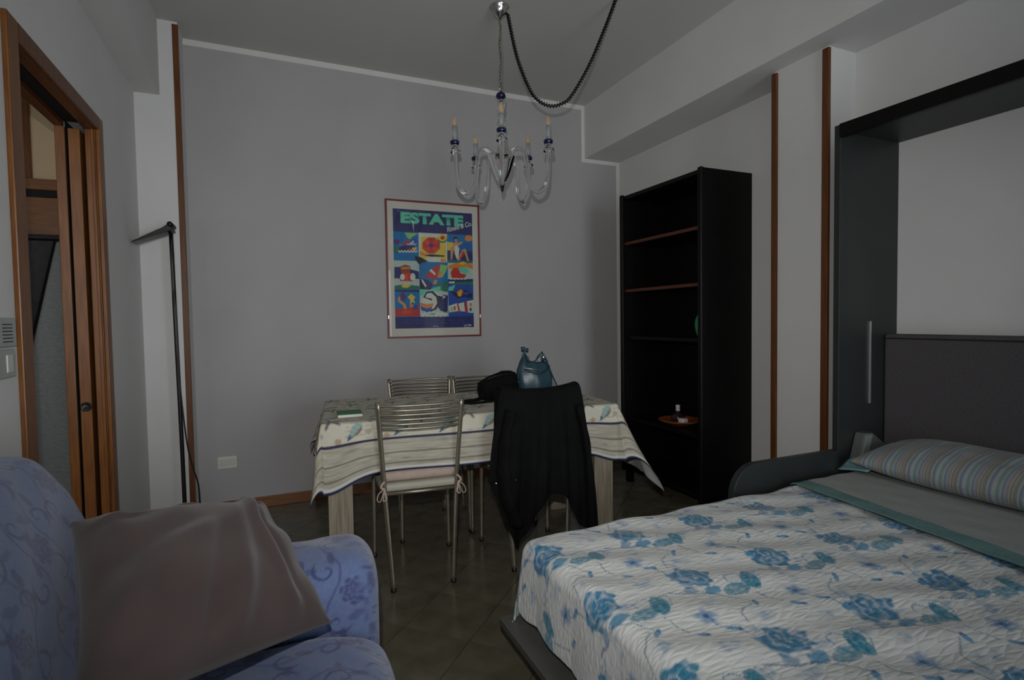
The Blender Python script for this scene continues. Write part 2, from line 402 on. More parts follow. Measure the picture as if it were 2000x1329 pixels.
# ------------------------------------------------------------------ wall bed
bed = empty('wall_bed', (1.7, .8, 0), label='folded-down anthracite wall bed with a tall open frame', cat='bed')
FY, NY, FX = 1.632, -.055, 2.29
box('side_panel', (FX, FY-.028, 0), (XR, FY, 2.03), bed, ANTHR, bev=.002)
box('side_panel', (FX, NY, 0), (XR, NY+.028, 2.03), bed, ANTHR, bev=.002)
tp = box('top_panel', (FX, NY+.028, 1.998), (XR, FY-.028, 2.03), bed, ANTHR, bev=.002)
box('fascia', (FX-.012, NY+.028, 1.972), (FX+.012, FY-.03, 2.03), tp, BLACKW, bev=.002)
box('light_strip', (FX+.014, NY+.03, 1.985), (FX+.034, FY-.034, 1.998), tp, mat('satin_profile', (.20, .22, .21), .35, metal=.5, var=.05), bev=.001)
hb = box('headboard', (2.60, NY+.03, .40), (2.665, FY-.03, 1.105), bed, mat('grey_woven_fabric', (.080, .073, .079), .95, var=.22, vscale=170, bump=.35, bscale=420), bev=.012, seg=3)
box('piping', (2.596, NY+.04, 1.083), (2.60, FY-.04, 1.088), hb, DARKG, bev=0)
box('side_handle', (2.493, FY-.036, .788), (2.503, FY-.028, 1.166), bed, ALU, bev=.001)
# far side cheek with its rounded top corner
pts = [(2.288, FY-.03, .10), (2.288, FY-.03, .592)]
R = .125; cx0, cz0 = 1.665+R, .594-R
for k in range(9):
    a = math.pi/2 + math.pi/2*k/8; pts.append((cx0+R*math.cos(a), FY-.03, cz0+R*math.sin(a)))
pts.append((1.665, FY-.03, .10))
poly_prism('side_cheek', pts, (0, .03, 0), bed, ANTHR, bev=.002)
box('bed_base', (.735, .0, .235), (2.55, 1.56, .30), bed, ANTHR, bev=.004)
fb = box('foot_panel', (.642, .0, .205), (.742, 1.60, .228), bed, mat('dusty_grey_laminate', (.075, .074, .068), .5, var=.15, vscale=12), bev=.002)
lathe('screw', [(.006, 0), (.006, .002), (.0, .0025)], (.672, 1.56, .228), fb, CHROME, seg=10)
box('foot_rail', (.735, .0, .228), (.76, 1.585, .285), bed, mat('dark_grey_rail', (.022, .022, .02), .5, var=.2), bev=.002)
for x, y in ((.85, 1.45), (.85, .1)):
    box('leg', (x, y, 0), (x+.05, y+.05, .24), bed, BLACKM, bev=.003)
hc = poly_prism('hinge_cover', [(2.345, 1.553, .50), (2.40, 1.553, .664), (2.448, 1.553, .664), (2.57, 1.553, .585), (2.57, 1.553, .50)], (0, .047, 0), bed, mat('dim_grey_plastic', (.10, .115, .11), .5, var=.05), bev=.003)
poly_prism('cover_front', [(2.352, 1.548, .506), (2.404, 1.548, .658), (2.444, 1.548, .658), (2.395, 1.548, .506)], (0, .006, 0), hc, mat('pale_grey_plastic', (.19, .215, .21), .5, var=.05), bev=.001)

ms = empty('mattress', (1.65, .77, .30), label='white double mattress under the blue floral quilt', cat='mattress')
box('core', (.765, .01, .301), (2.595, 1.545, .478), ms, mat('white_ticking', (.55, .55, .53), .85, var=.05, bump=.2, bscale=60), bev=.05, seg=4)

# quilt: draped grid with a printed flower pattern
def drape(S, Tt, x0, x1, y0, y1, r, flare, rip=0., ripf=0.):
    """S,T lie on the cloth in metres; inside the rectangle the cloth is flat, outside it turns over an edge of radius r"""
    dx = np.where(S < x0, S-x0, np.where(S > x1, S-x1, 0.)); dy = np.where(Tt < y0, Tt-y0, np.where(Tt > y1, Tt-y1, 0.))
    d = np.hypot(dx, dy); ux, uy = np.where(d > 0, dx/np.maximum(d, 1e-9), 0), np.where(d > 0, dy/np.maximum(d, 1e-9), 0)
    q = r*math.pi/2
    th = np.minimum(d, q)/r; out = r*np.sin(th); dn = r*(1-np.cos(th)); ex = np.maximum(d-q, 0)
    corner = np.abs(ux*uy)*2
    fl = flare + corner**1.5*rip
    out = out + ex*np.sin(fl); dn = dn + ex*np.cos(fl)
    return np.clip(S, x0, x1)+ux*out, np.clip(Tt, y0, y1)+uy*out, -dn, d, corner

def quilt_print(x, y):
    n = len(x); c = np.ones((n, 3))*np.array((.54, .555, .55))
    w = vnoise(x*25, y*25, 5); xx = x+.006*(vnoise(x*70, y*70, 1)-.5)+.010*(w-.5); yy = y+.006*(vnoise(x*70+9, y*70, 2)-.5)+.010*(vnoise(x*25+5, y*25, 8)-.5)
    PX, PY = .2965, .3035
    def local(ox, oy):
        j = np.round((yy-1.42-oy)/PY); sx = xx-.012*j
        i = np.round((sx-.718-ox)/PX)
        return sx-.718-ox-i*PX, yy-1.42-oy-j*PY, i, j
    AZ, TEAL, DEEP, PERI = (.016, .155, .305), (.010, .175, .24), (.008, .05, .17), (.10, .215, .38)
    fine = vnoise(x*160, y*160, 3)
    # pale leaves and blue-lilac smudges of the print
    for ox, oy, rr in ((.245, -.10, .045), (.03, -.215, .040), (.155, -.275, .042), (.27, -.235, .042), (.06, -.045, .030), (.175, -.06, .032), (-.055, -.125, .030)):
        X, Y, i, j = local(ox, oy); m = 1-sstep(.45, 1., np.hypot(X/rr, Y/(rr*.62)))
        c = mixc(c, PERI, m*.55*(.25+1.1*fine)*sstep(.3, .7, vnoise(x*38+ox*90, y*38, 12)))
    # thin stems
    for pts in (((.105, -.125), (.108, -.16), (.12, -.195)), ((-.02, -.07), (.03, -.11), (.055, -.15)), ((.2, -.19), (.235, -.235), (.25, -.30)), ((.04, -.16), (-.01, -.19), (-.03, -.24))):
        X, Y, i, j = local(.1, -.15); d = poly_d(X+.1, Y-.15, pts)
        c = mixc(c, (.08, .17, .25), (1-sstep(.0009, .0028, d))*.75)
    # roses
    X, Y, i, j = local(0, 0); Y2 = Y*1.15; r = np.hypot(X, Y2); a = np.arctan2(Y2, X)
    edge = .062*(1+.10*np.sin(a*5+i)+.07*np.sin(a*8+1.3)+.05*np.sin(a*13))
    m = 1-sstep(.86, 1.03, r/edge)
    wob = 1.3*np.sin(2*a+.5+i)+.8*np.sin(3*a+1.1)+1.6*(vnoise(x*45, y*45, 4)-.5)
    rg = np.abs(np.sin(r*100+wob)); pt_ = .5+.5*np.sin(5*a+r*110+2*j)
    dens = np.clip(.34+.62*rg**.8*(.55+.45*pt_)+.30*(fine-.45)+.25*(vnoise(x*28, y*28, 11)-.5), 0, 1)
    c = mixc(c, AZ, m*np.clip(dens*1.25, 0, 1)*.96); c = mixc(c, TEAL, m*sstep(.5, .85, vnoise(x*30, y*30, 6))*.7*rg)
    c = mixc(c, DEEP, m*sstep(.9, 1., rg)*sstep(.45, .75, fine)*.55); c = mixc(c, (.40, .45, .48), m*(1-sstep(.03, .13, rg))*.45)
    # leaf spray under every rose
    X, Y, i, j = local(.012, -.074); r = np.hypot(X/.030, Y/.017); m = 1-sstep(.75, 1.1, r+.4*(fine-.5)); c = mixc(c, (.03, .20, .36), m*.85)
    X, Y, i, j = local(-.045, -.055); r = np.hypot(X/.022, Y/.014); m = 1-sstep(.75, 1.1, r+.3*(fine-.5)); c = mixc(c, AZ, m*.6)
    # tulips
    X, Y, i, j = local(.105, -.085)
    def petal(cx, cy, rx, ry, rot):
        ca, sa = math.cos(rot), math.sin(rot); u = (X-cx)*ca+(Y-cy)*sa; w2 = -(X-cx)*sa+(Y-cy)*ca
        return np.hypot(u/rx, w2/ry)
    for cx, cy, rx, ry, rot, fill in ((-.030, -.008, .042, .020, .1, .62), (.028, .006, .022, .040, -.35, .80), (.050, .014, .016, .034, -.5, .12), (-.004, .022, .024, .032, .1, .08)):
        q = petal(cx, cy, rx, ry, rot); m = 1-sstep(.85, 1.0, q)
        c = mixc(c, (.016, .185, .275), m*np.clip(fill*1.25, 0, 1)*(.62+.6*fine)); ring = np.exp(-((q-.96)/.055)**2)
        c = mixc(c, (.04, .17, .27), ring*.85)
    # anemones
    X, Y, i, j = local(.198, -.168); r = np.hypot(X, Y*1.1); a = np.arctan2(Y, X)
    pet = .040*(.62+.38*np.abs(np.cos(a*2.5+i)))
    m = (1-sstep(.35, 1.1, r/pet)); c = mixc(c, PERI, m*.9*(.65+.5*fine)); c = mixc(c, (.03, .07, .24), (1-sstep(.004, .011, r))*.95)
    # buds and twigs
    for ox, oy, rot in ((.145, -.215, -.5), (.055, -.165, .9), (.245, -.275, .3), (-.06, .085, -.6)):
        X, Y, i, j = local(ox, oy); ca, sa = math.cos(rot), math.sin(rot); u = X*ca+Y*sa; w2 = -X*sa+Y*ca
        m = 1-sstep(.75, 1.05, np.hypot(u/.020, w2/.0085)); c = mixc(c, (.045, .22, .42), m*.85)
        c = mixc(c, DEEP, (1-sstep(.002, .008, np.hypot(u-.012, w2)))*.8)
    X, Y, i, j = local(.24, -.06); d = poly_d(X, Y, ((-.05, .02), (-.02, .005), (.012, -.012), (.05, -.02)))
    c = mixc(c, DEEP, (1-sstep(.0012, .004, d))*.65)
    return np.clip(c, 0, 1)

QM = mat('quilted_cotton_print', attr='Col', rough=.82, var=.04, vscale=30, sheen=.1)
def add_quilting(m):
    nt = m.node_tree; N = nt.nodes; L = nt.links
    tc = N.new('ShaderNodeTexCoord'); mp = N.new('ShaderNodeMapping'); mp.inputs['Scale'].default_value = (20, 62, 30); mp.inputs['Rotation'].default_value = (0, 0, .12)
    L.new(tc.outputs['Object'], mp.inputs['Vector'])
    nz = N.new('ShaderNodeTexNoise'); nz.inputs['Scale'].default_value = 3.0; L.new(tc.outputs['Object'], nz.inputs['Vector'])
    ad = N.new('ShaderNodeVectorMath'); ad.operation = 'MULTIPLY_ADD'; ad.inputs[1].default_value = (1.6, 1.6, 1.6)
    L.new(nz.outputs['Color'], ad.inputs[0]); L.new(mp.outputs['Vector'], ad.inputs[2])
    vo = N.new('ShaderNodeTexVoronoi'); vo.feature = 'DISTANCE_TO_EDGE'; vo.inputs['Scale'].default_value = 1.0; L.new(ad.outputs[0], vo.inputs['Vector'])
    rp = N.new('ShaderNodeMapRange'); rp.inputs[2].default_value = .35; L.new(vo.outputs['Distance'], rp.inputs[0])
    bp = N.new('ShaderNodeBump'); bp.inputs['Strength'].default_value = .28; bp.inputs['Distance'].default_value = .005
    L.new(rp.outputs[0], bp.inputs['Height']); L.new(bp.outputs['Normal'], N['Principled BSDF'].inputs['Normal'])
add_quilting(QM)
st = .0042
s = np.arange(.735-.245, 1.965, st); t = np.arange(-.06, 1.545+.135, st); S, T = np.meshgrid(s, t, indexing='ij')
qx, qy, qz, qd, qc = drape(S, T, .745, 3., -9., 1.525, .045, .04, .10)
side = (T > 1.545) & (S > 1.60)
qz = qz + .497 + .004*np.sin(S*23+T*9)*np.sin(T*17) + .003*np.sin(T*41+S*13)
wav = np.sin(T*15+.6)*.010*np.clip((.70-S)/.2, 0, 1); qx = qx - np.abs(wav)
lim = 1.588
qy = np.where(S > 1.60, np.minimum(qy, lim), qy)
qcol = quilt_print(S.ravel(), T.ravel())
qo = mesh_np('quilt', np.stack([qx, qy, qz], -1).reshape(-1, 3), grid_faces(len(s), len(t)), None, QM, True, qcol,
        label='white quilt printed with blue roses and tulips spread over the bed', cat='quilt')
md_ = qo.modifiers.new('thickness', 'SOLIDIFY'); md_.thickness = .006; md_.offset = -1

# turned-down striped sheet
def stripe_mat(name, stops, axis, scale, rough=.85, bump=.15):
    m = bpy.data.materials.new(name); m.use_nodes = True; N = m.node_tree.nodes; L = m.node_tree.links; b = N['Principled BSDF']
    b.inputs['Roughness'].default_value = rough; b.inputs['Sheen Weight'].default_value = .1
    tc = N.new('ShaderNodeTexCoord'); sx = N.new('ShaderNodeSeparateXYZ'); L.new(tc.outputs['Object'], sx.inputs[0])
    mu = N.new('ShaderNodeMath'); mu.operation = 'MULTIPLY'; mu.inputs[1].default_value = scale; L.new(sx.outputs[axis], mu.inputs[0])
    fr = N.new('ShaderNodeMath'); fr.operation = 'FRACT'; L.new(mu.outputs[0], fr.inputs[0])
    cr = N.new('ShaderNodeValToRGB'); cr.color_ramp.interpolation = 'LINEAR'
    el = cr.color_ramp.elements
    while len(el) < len(stops): el.new(.5)
    for k, (p, c) in enumerate(stops): el[k].position = p; el[k].color = (*c, 1)
    L.new(fr.outputs[0], cr.inputs[0])
    nz = N.new('ShaderNodeTexNoise'); nz.inputs['Scale'].default_value = 190; L.new(tc.outputs['Object'], nz.inputs['Vector'])
    rp = N.new('ShaderNodeMapRange'); rp.inputs[3].default_value = .8; rp.inputs[4].default_value = 1.12; L.new(nz.outputs['Fac'], rp.inputs[0])
    mx = N.new('ShaderNodeMix'); mx.data_type = 'RGBA'; mx.blend_type = 'MULTIPLY'; mx.inputs[0].default_value = 1
    L.new(cr.outputs[0], mx.inputs[6])
    cb = N.new('ShaderNodeCombineColor')
    for k in range(3): L.new(rp.outputs[0], cb.inputs[k])
    L.new(cb.outputs[0], mx.inputs[7]); L.new(mx.outputs[2], b.inputs['Base Color'])
    bp = N.new('ShaderNodeBump'); bp.inputs['Strength'].default_value = bump; bp.inputs['Distance'].default_value = .004; L.new(nz.outputs['Fac'], bp.inputs['Height']); L.new(bp.outputs['Normal'], b.inputs['Normal'])
    return m
gb, tq, be, bw, lb, pk = (.185, .205, .195), (.12, .24, .25), (.25, .25, .22), (.18, .115, .065), (.10, .19, .27), (.24, .195, .19)
SHM = stripe_mat('striped_sheet', [(0, (.25, .27, .255)), (.16, (.215, .235, .225)), (.22, (.27, .285, .265)), (.36, (.225, .225, .21)), (.44, (.26, .275, .26)), (.54, (.15, .26, .265)), (.60, (.26, .28, .265)), (.78, (.22, .235, .22)), (.86, (.275, .28, .26)), (1, (.25, .27, .255))], 0, 11)
sheet = empty('sheet', (2.1, .8, .5), label='grey-beige sheet with a turquoise edge turned down over the quilt', cat='sheet')
def strip(name, x0, x1, h, m, ny=160, nx=26, amp=.002, skew=0.):
    a = np.linspace(x0, x1, nx); b2 = np.linspace(-.04, 1.56, ny); A, B = np.meshgrid(a, b2, indexing='ij')
    A2 = A + skew*(1.56-B)
    z = h + amp*np.sin(A*40+B*11)*np.sin(B*23) - np.maximum(B-1.53, 0)**2*14
    o = mesh_np(name, np.stack([A2, B, z], -1).reshape(-1, 3), grid_faces(nx, ny), sheet, m, True)
    k = o.modifiers.new('thickness', 'SOLIDIFY'); k.thickness = .005; k.offset = 1
strip('turned_fold', 2.01, 2.62, .506, SHM, nx=60, skew=-.13)
strip('turquoise_edge', 1.935, 2.012, .5075, mat('turquoise_cotton', (.115, .215, .215), .85, var=.10, vscale=60, bump=.15, bscale=200), skew=-.13)

# striped pillow
PIM = stripe_mat('striped_pillowcase', [(0, gb), (.09, (.26, .28, .27)), (.12, bw), (.16, (.34, .33, .30)), (.22, pk), (.30, (.27, .29, .31)), (.38, (.13, .20, .29)), (.43, (.30, .33, .33)), (.50, be), (.56, tq), (.63, (.28, .34, .35)), (.70, (.36, .34, .31)), (.75, (.22, .23, .30)), (.82, lb), (.88, (.33, .35, .33)), (.94, (.24, .19, .15)), (1, gb)], 1, 11.5)
def pillow_vf(L, W, Hh, nu=70, nv=44, wr=.004, seed=0):
    """a stuffed case: two bulging faces welded along a thin edge; local x=length, y=width"""
    u = np.linspace(-1, 1, nu); v = np.linspace(-1, 1, nv); U, V = np.meshgrid(u, v, indexing='ij')
    prof = np.clip(1-np.abs(U)**3.2, 0, 1)**.55*np.clip(1-np.abs(V)**2.4, 0, 1)**.55
    pin = 1-.07*(1-np.abs(V))*(np.abs(U)**4)
    X = U*L/2*(1-.05*(1-V**2)*np.abs(U)**6) ; Y = V*W/2*(1-.06*(1-U**2)*np.abs(V)**6)
    z = prof*Hh/2
    wrk = wr*(vnoise(U*9+seed, V*5, seed)-.5)*2*prof
    top = np.stack([X, Y, z+wrk+.003], -1).reshape(-1, 3); bot = np.stack([X, Y, -z*.8-.003], -1).reshape(-1, 3)
    f1 = grid_faces(nu, nv); f2 = f1[:, ::-1] + nu*nv
    rim = []
    idx = lambda i, j: i*nv+j
    bd = [idx(i, 0) for i in range(nu)] + [idx(nu-1, j) for j in range(1, nv)] + [idx(i, nv-1) for i in range(nu-2, -1, -1)] + [idx(0, j) for j in range(nv-2, 0, -1)]
    for k in range(len(bd)):
        a, b2 = bd[k], bd[(k+1) % len(bd)]; rim.append((a, a+nu*nv, b2+nu*nv, b2))
    return np.vstack([top, bot]), np.vstack([f1, f2, np.array(rim)])
pl = empty('pillow', (2.45, 1.05, .515), label='striped pillow in blue, beige and brown at the headboard', cat='pillow')
v, f = pillow_vf(.80, .37, .165, 90, 50)
R = np.array(Matrix.Rotation(math.radians(90), 3, 'Z')); v = v@R.T
v = v + np.array((2.435, 1.125, .585)); v[:, 2] += .10*(v[:, 0]-2.435)
mesh_np('case', v, f, pl, PIM, True)
a = np.linspace(2.27, 2.56, 22); b2 = np.linspace(1.46, 1.592, 10); A, B = np.meshgrid(a, b2, indexing='ij')
z = .556+.12*(A-2.435) + .010*np.sin(A*38)*(B-1.46)/.13 - .012*((B-1.46)/.13)**2 + .012*(1-((A-2.42)/.15)**2)
o = mesh_np('case_hem', np.stack([A, B, z], -1).reshape(-1, 3), grid_faces(22, 10), pl, mat('pale_turquoise_cotton', (.18, .33, .36), .85, var=.12, vscale=50), True)
k = o.modifiers.new('thickness', 'SOLIDIFY'); k.thickness = .006

# ------------------------------------------------------------------ armchair with a blue damask cover
def damask(u, v):
    u, v = u/1.12, v/1.12
    n = len(u); c = np.ones((n, 3))*np.array((.074, .106, .215)); dk = np.array((.024, .027, .100)); md2 = np.array((.042, .053, .142))
    fine = vnoise(u*220, v*220, 3); uu = u+.004*(vnoise(u*60, v*60, 1)-.5); vv = v+.004*(vnoise(u*60+7, v*60, 2)-.5)
    PX, PY = .185, .165; m = np.zeros(n); m2 = np.zeros(n)
    def local(ox, oy):
        j = np.round((vv-oy)/PY); su = uu - (j % 2)*PX/2; i = np.round((su-ox)/PX); fl = np.where((i+j) % 2 == 0, 1., -1.)
        return (su-ox-i*PX)*fl, vv-oy-j*PY, i, j
    # blossoms
    X, Y, i, j = local(0, 0); r = np.hypot(X, Y); a = np.arctan2(Y, X)
    edge = .033*(.72+.28*np.abs(np.cos(a*3.5)))
    q = r/edge; ring = .5+.5*np.sin(r*520+np.cos(a*7)*1.5)
    m = np.maximum(m, (1-sstep(.85, 1., q))*(.35+.6*ring))
    # scrolls
    for ox, oy, sg, ph in ((.055, .03, 1, 0.), (-.06, -.035, 1, 2.2), (.05, -.052, -1, 1.), (-.052, .05, -1, 3.6)):
        X, Y, i, j = local(ox, oy); r = np.hypot(X, Y)+1e-5; a = np.arctan2(Y, X)*sg+ph
        fr = np.abs(np.modf((np.log(r/.004)/.34-a)/(2*math.pi)+50)[0]-.5)
        line = 1-sstep(.07, .15, fr*np.clip(r/.012, .6, 1.5)); band = (1-sstep(.030, .036, r))*sstep(.003, .006, r)
        m = np.maximum(m, line*band*.9)
        lf = np.hypot((X-.034*sg)/.020, (Y-.012)/.009); m = np.maximum(m, (1-sstep(.75, 1., lf))*.75)
        lf = np.hypot((X+.004)/.008, (Y-.036*sg)/.017); m2 = np.maximum(m2, (1-sstep(.75, 1., lf))*.9)
    # winding stems
    st = np.abs(np.modf((vv+.018*np.sin(uu*2*math.pi/PX))/(PY/2)+50)[0]-.5)*PY/2
    m2 = np.maximum(m2, 1-sstep(.002, .0042, st))
    c = c*(1-m2[:, None]*.85)+md2*(m2[:, None]*.85); c = c*(1-m[:, None]*.93)+dk*(m[:, None]*.93)
    c *= (.90+.20*fine)[:, None]
    return np.clip(c, 0, 1)
DAM = mat('blue_damask_cover', attr='Col', rough=.88, var=.05, vscale=40, bump=.25, bscale=500, sheen=.25)
def resample_closed(P, step):
    P = np.asarray(P, float); n = len(P); out = []
    for i in range(n):
        p0, p1, p2, p3 = P[i-1], P[i], P[(i+1) % n], P[(i+2) % n]
        k = max(2, int(np.linalg.norm(p2-p1)/step))
        for j in range(k):
            t = j/k; out.append(.5*((2*p1)+(-p0+p2)*t+(2*p0-5*p1+4*p2-p3)*t*t+(-p0+3*p1-3*p2+p3)*t**3))
    return np.array(out)
def padded(name, prof, axis, a0, a1, rnd, parent, step=.0036, puff=0., uvo=(0, 0), soft=.0):
    """a closed profile swept along an axis with both ends rounded over; coloured with the damask print"""
    P = resample_closed(prof, step); n = len(P); cen = P.mean(0)
    d = P-cen; seg = np.linalg.norm(np.diff(np.vstack([P, P[:1]]), axis=0), axis=1); arc = np.concatenate([[0], np.cumsum(seg)])[:-1]
    half = np.abs(d).max(0)
    L = a1-a0; m = max(6, int(L/step)); ts = [a0+rnd*(1-math.cos(math.pi/2*k/8)) for k in range(8)]+list(np.linspace(a0+rnd, a1-rnd, m))+[a1-rnd+rnd*math.sin(math.pi/2*(k+1)/8) for k in range(8)]
    V = []; UV = []
    for t in ts:
        e = max(0., (a0+rnd-t)/rnd, (t-(a1-rnd))/rnd); ins = rnd*(1-math.sqrt(max(0, 1-e*e)))
        k = np.clip(1-ins/half, .05, 1)
        q = cen+d*k
        w = soft*(np.sin(arc*37+t*19)*np.sin(t*27+arc*11))
        nrm = d/(np.linalg.norm(d, axis=1)[:, None]+1e-6); q = q+nrm*w[:, None]
        if axis == 'y': V.append(np.stack([q[:, 0], np.full(n, t), q[:, 1]], 1))
        else: V.append(np.stack([np.full(n, t), q[:, 0], q[:, 1]], 1))
        UV.append(np.stack([arc+uvo[0], np.full(n, t)+uvo[1]], 1))
    V = np.vstack(V); UV = np.vstack(UV); K = len(ts)
    i = np.arange(K-1)[:, None]*n; kk = np.arange(n)[None, :]; k2 = (kk+1) % n
    F = np.stack([(i+kk).ravel(), (i+k2).ravel(), (i+n+k2).ravel(), (i+n+kk).ravel()], 1)
    c0, c1 = len(V), len(V)+1
    V = np.vstack([V, V[:n].mean(0), V[-n:].mean(0)]); UV = np.vstack([UV, UV[0], UV[-1]])
    r = np.arange(n); F2 = np.vstack([np.stack([np.full(n, c0), (r+1) % n, r, r], 1), np.stack([np.full(n, c1), (K-1)*n+r, (K-1)*n+(r+1) % n, (K-1)*n+(r+1) % n], 1)])
    me = bpy.data.meshes.new(name); vv = V-np.array(origin_of(parent))
    me.from_pydata(vv.tolist(), [], F.tolist()+[tuple(x[:3]) for x in F2.tolist()]); me.update()
    ca = me.color_attributes.new('Col', 'FLOAT_COLOR', 'POINT'); c4 = np.ones((len(V), 4), np.float32); c4[:, :3] = damask(UV[:, 0], UV[:, 1]); ca.data.foreach_set('color', c4.ravel())
    bm = bmesh.new(); bm.from_mesh(me); bmesh.ops.recalc_face_normals(bm, faces=bm.faces); bm.to_mesh(me); bm.free()
    return link(name, me, parent, DAM, True)
ac = empty('armchair', (-.2, 1.05, 0), label='blue armchair in a damask slip cover with scrolling flowers', cat='armchair')
padded('backrest', [(-.665, .06), (-.67, .45), (-.668, .78), (-.65, .865), (-.61, .908), (-.555, .916), (-.50, .900), (-.458, .848), (-.425, .785), (-.392, .69), (-.372, .58), (-.365, .46), (-.365, .06)], 'y', .52, 1.575, .07, ac, soft=.003)
arm = [(1.34, .07), (1.335, .30), (1.325, .46), (1.322, .545), (1.345, .60), (1.395, .623), (1.455, .628), (1.52, .618), (1.565, .585), (1.58, .52), (1.572, .40), (1.575, .20), (1.575, .07)]
padded('arm', arm, 'x', -.46, .222, .06, ac, uvo=(.03, .4), soft=.003)
padded('arm', [(2.10-y, z) for y, z in arm], 'x', -.46, .222, .06, ac, step=.012, uvo=(.03, .1), soft=.003)
padded('seat_cushion', [(-.38, .27), (-.385, .40), (-.36, .455), (-.20, .478), (.0, .482), (.13, .470), (.20, .435), (.225, .38), (.22, .31), (.19, .27)], 'y', .785, 1.318, .05, ac, uvo=(.5, .2), soft=.003)
padded('seat_base', [(-.40, .05), (-.40, .27), (.18, .275), (.205, .25), (.205, .06)], 'y', .70, 1.40, .02, ac, step=.012, uvo=(.2, .7))
for x, y in ((-.62, .58), (-.62, 1.48), (.12, .60), (.12, 1.48)):
    lathe('foot', [(.02, 0), (.025, .02), (.022, .07)], (x, y, 0), ac, BLACKW, seg=12)

# mauve-brown velvet cushion lying across arm and back
Aq, Bq, Cq, Dq = [np.array(p) for p in ((-.375, 1.30, .815), (-.045, 1.64, .690), (.088, 1.19, .560), (-.250, .84, .690))]
nu, nv = 110, 110
u = np.linspace(0, 1, nu); v = np.linspace(0, 1, nv); U, V = np.meshgrid(u, v, indexing='ij')
bil = lambda P0, P1, P2, P3: P0*(1-U[..., None])*(1-V[..., None])+P1*U[..., None]*(1-V[..., None])+P2*U[..., None]*V[..., None]+P3*(1-U[..., None])*V[..., None]
base = bil(Aq, Bq, Cq, Dq)
nrm = np.cross(Bq-Aq, Dq-Aq); nrm /= np.linalg.norm(nrm); nrm = nrm if nrm[2] > 0 else -nrm
uc, vc = 2*U-1, 2*V-1
prof = np.clip(1-np.abs(uc)**2.6, 0, 1)**.6*np.clip(1-np.abs(vc)**2.6, 0, 1)**.6
cen = (Aq+Bq+Cq+Dq)/4
pin = 1-.055*((1-uc**2)*np.abs(vc)**5+(1-vc**2)*np.abs(uc)**5)
base = cen+(base-cen)*pin[..., None]
ang = U*math.cos(.9)+V*math.sin(.9); al = -U*math.sin(.9)+V*math.cos(.9)
fold = np.exp(-((U-.80+.10*np.sin(V*3.2))/.035)**2)*.022*np.clip(1.15-V, 0, 1) - np.exp(-((U-.86+.10*np.sin(V*3.2))/.025)**2)*.018*np.clip(1.1-V, 0, 1)
fold += np.exp(-((V-.10-.05*np.sin(U*7))/.03)**2)*.010*np.sin(U*9+.5)
fold += .008*np.sin(ang*20+3*vnoise(U*4, V*4, 2))*vnoise(U*3, V*3, 4)+.008*(vnoise(U*7, V*7, 6)-.5)
fold += np.exp(-((U-.70+.22*V)/.05)**2)*.016*np.clip(V*1.4, 0, 1)-np.exp(-((U-.60+.25*V)/.04)**2)*.010*np.clip(V*1.6-.3, 0, 1)
fold += np.exp(-((U-.10)/.05)**2)*.010*np.sin(V*11)+np.exp(-((V-.07)/.05)**2)*.007*np.sin(U*13+1)
topz = prof*.085 + fold*np.clip(prof*2.2, 0, 1)
top = base+nrm*topz[..., None]+nrm*.004; bot = base-nrm*(prof*.075)[..., None]-nrm*.004
V3 = np.vstack([top.reshape(-1, 3), bot.reshape(-1, 3)]); f1 = grid_faces(nu, nv)
bd = [i*nv for i in range(nu)]+[(nu-1)*nv+j for j in range(1, nv)]+[i*nv+nv-1 for i in range(nu-2, -1, -1)]+[j for j in range(nv-2, 0, -1)]
rim = np.array([(bd[k], bd[k]+nu*nv, bd[(k+1) % len(bd)]+nu*nv, bd[(k+1) % len(bd)]) for k in range(len(bd))])
VEL = mat('mauve_brown_velvet', (.044, .029, .028), .92, col2=(.034, .022, .0215), vscale=9, sheen=.12, bump=.12, bscale=600)
cuo = mesh_np('cushion', V3, np.vstack([f1, f1[:, ::-1]+nu*nv, rim]), None, VEL, True, label='crumpled mauve-brown velvet cushion lying on the blue armchair', cat='cushion')
bm = bmesh.new(); bm.from_mesh(cuo.data); bmesh.ops.recalc_face_normals(bm, faces=bm.faces); bm.to_mesh(cuo.data); bm.free()

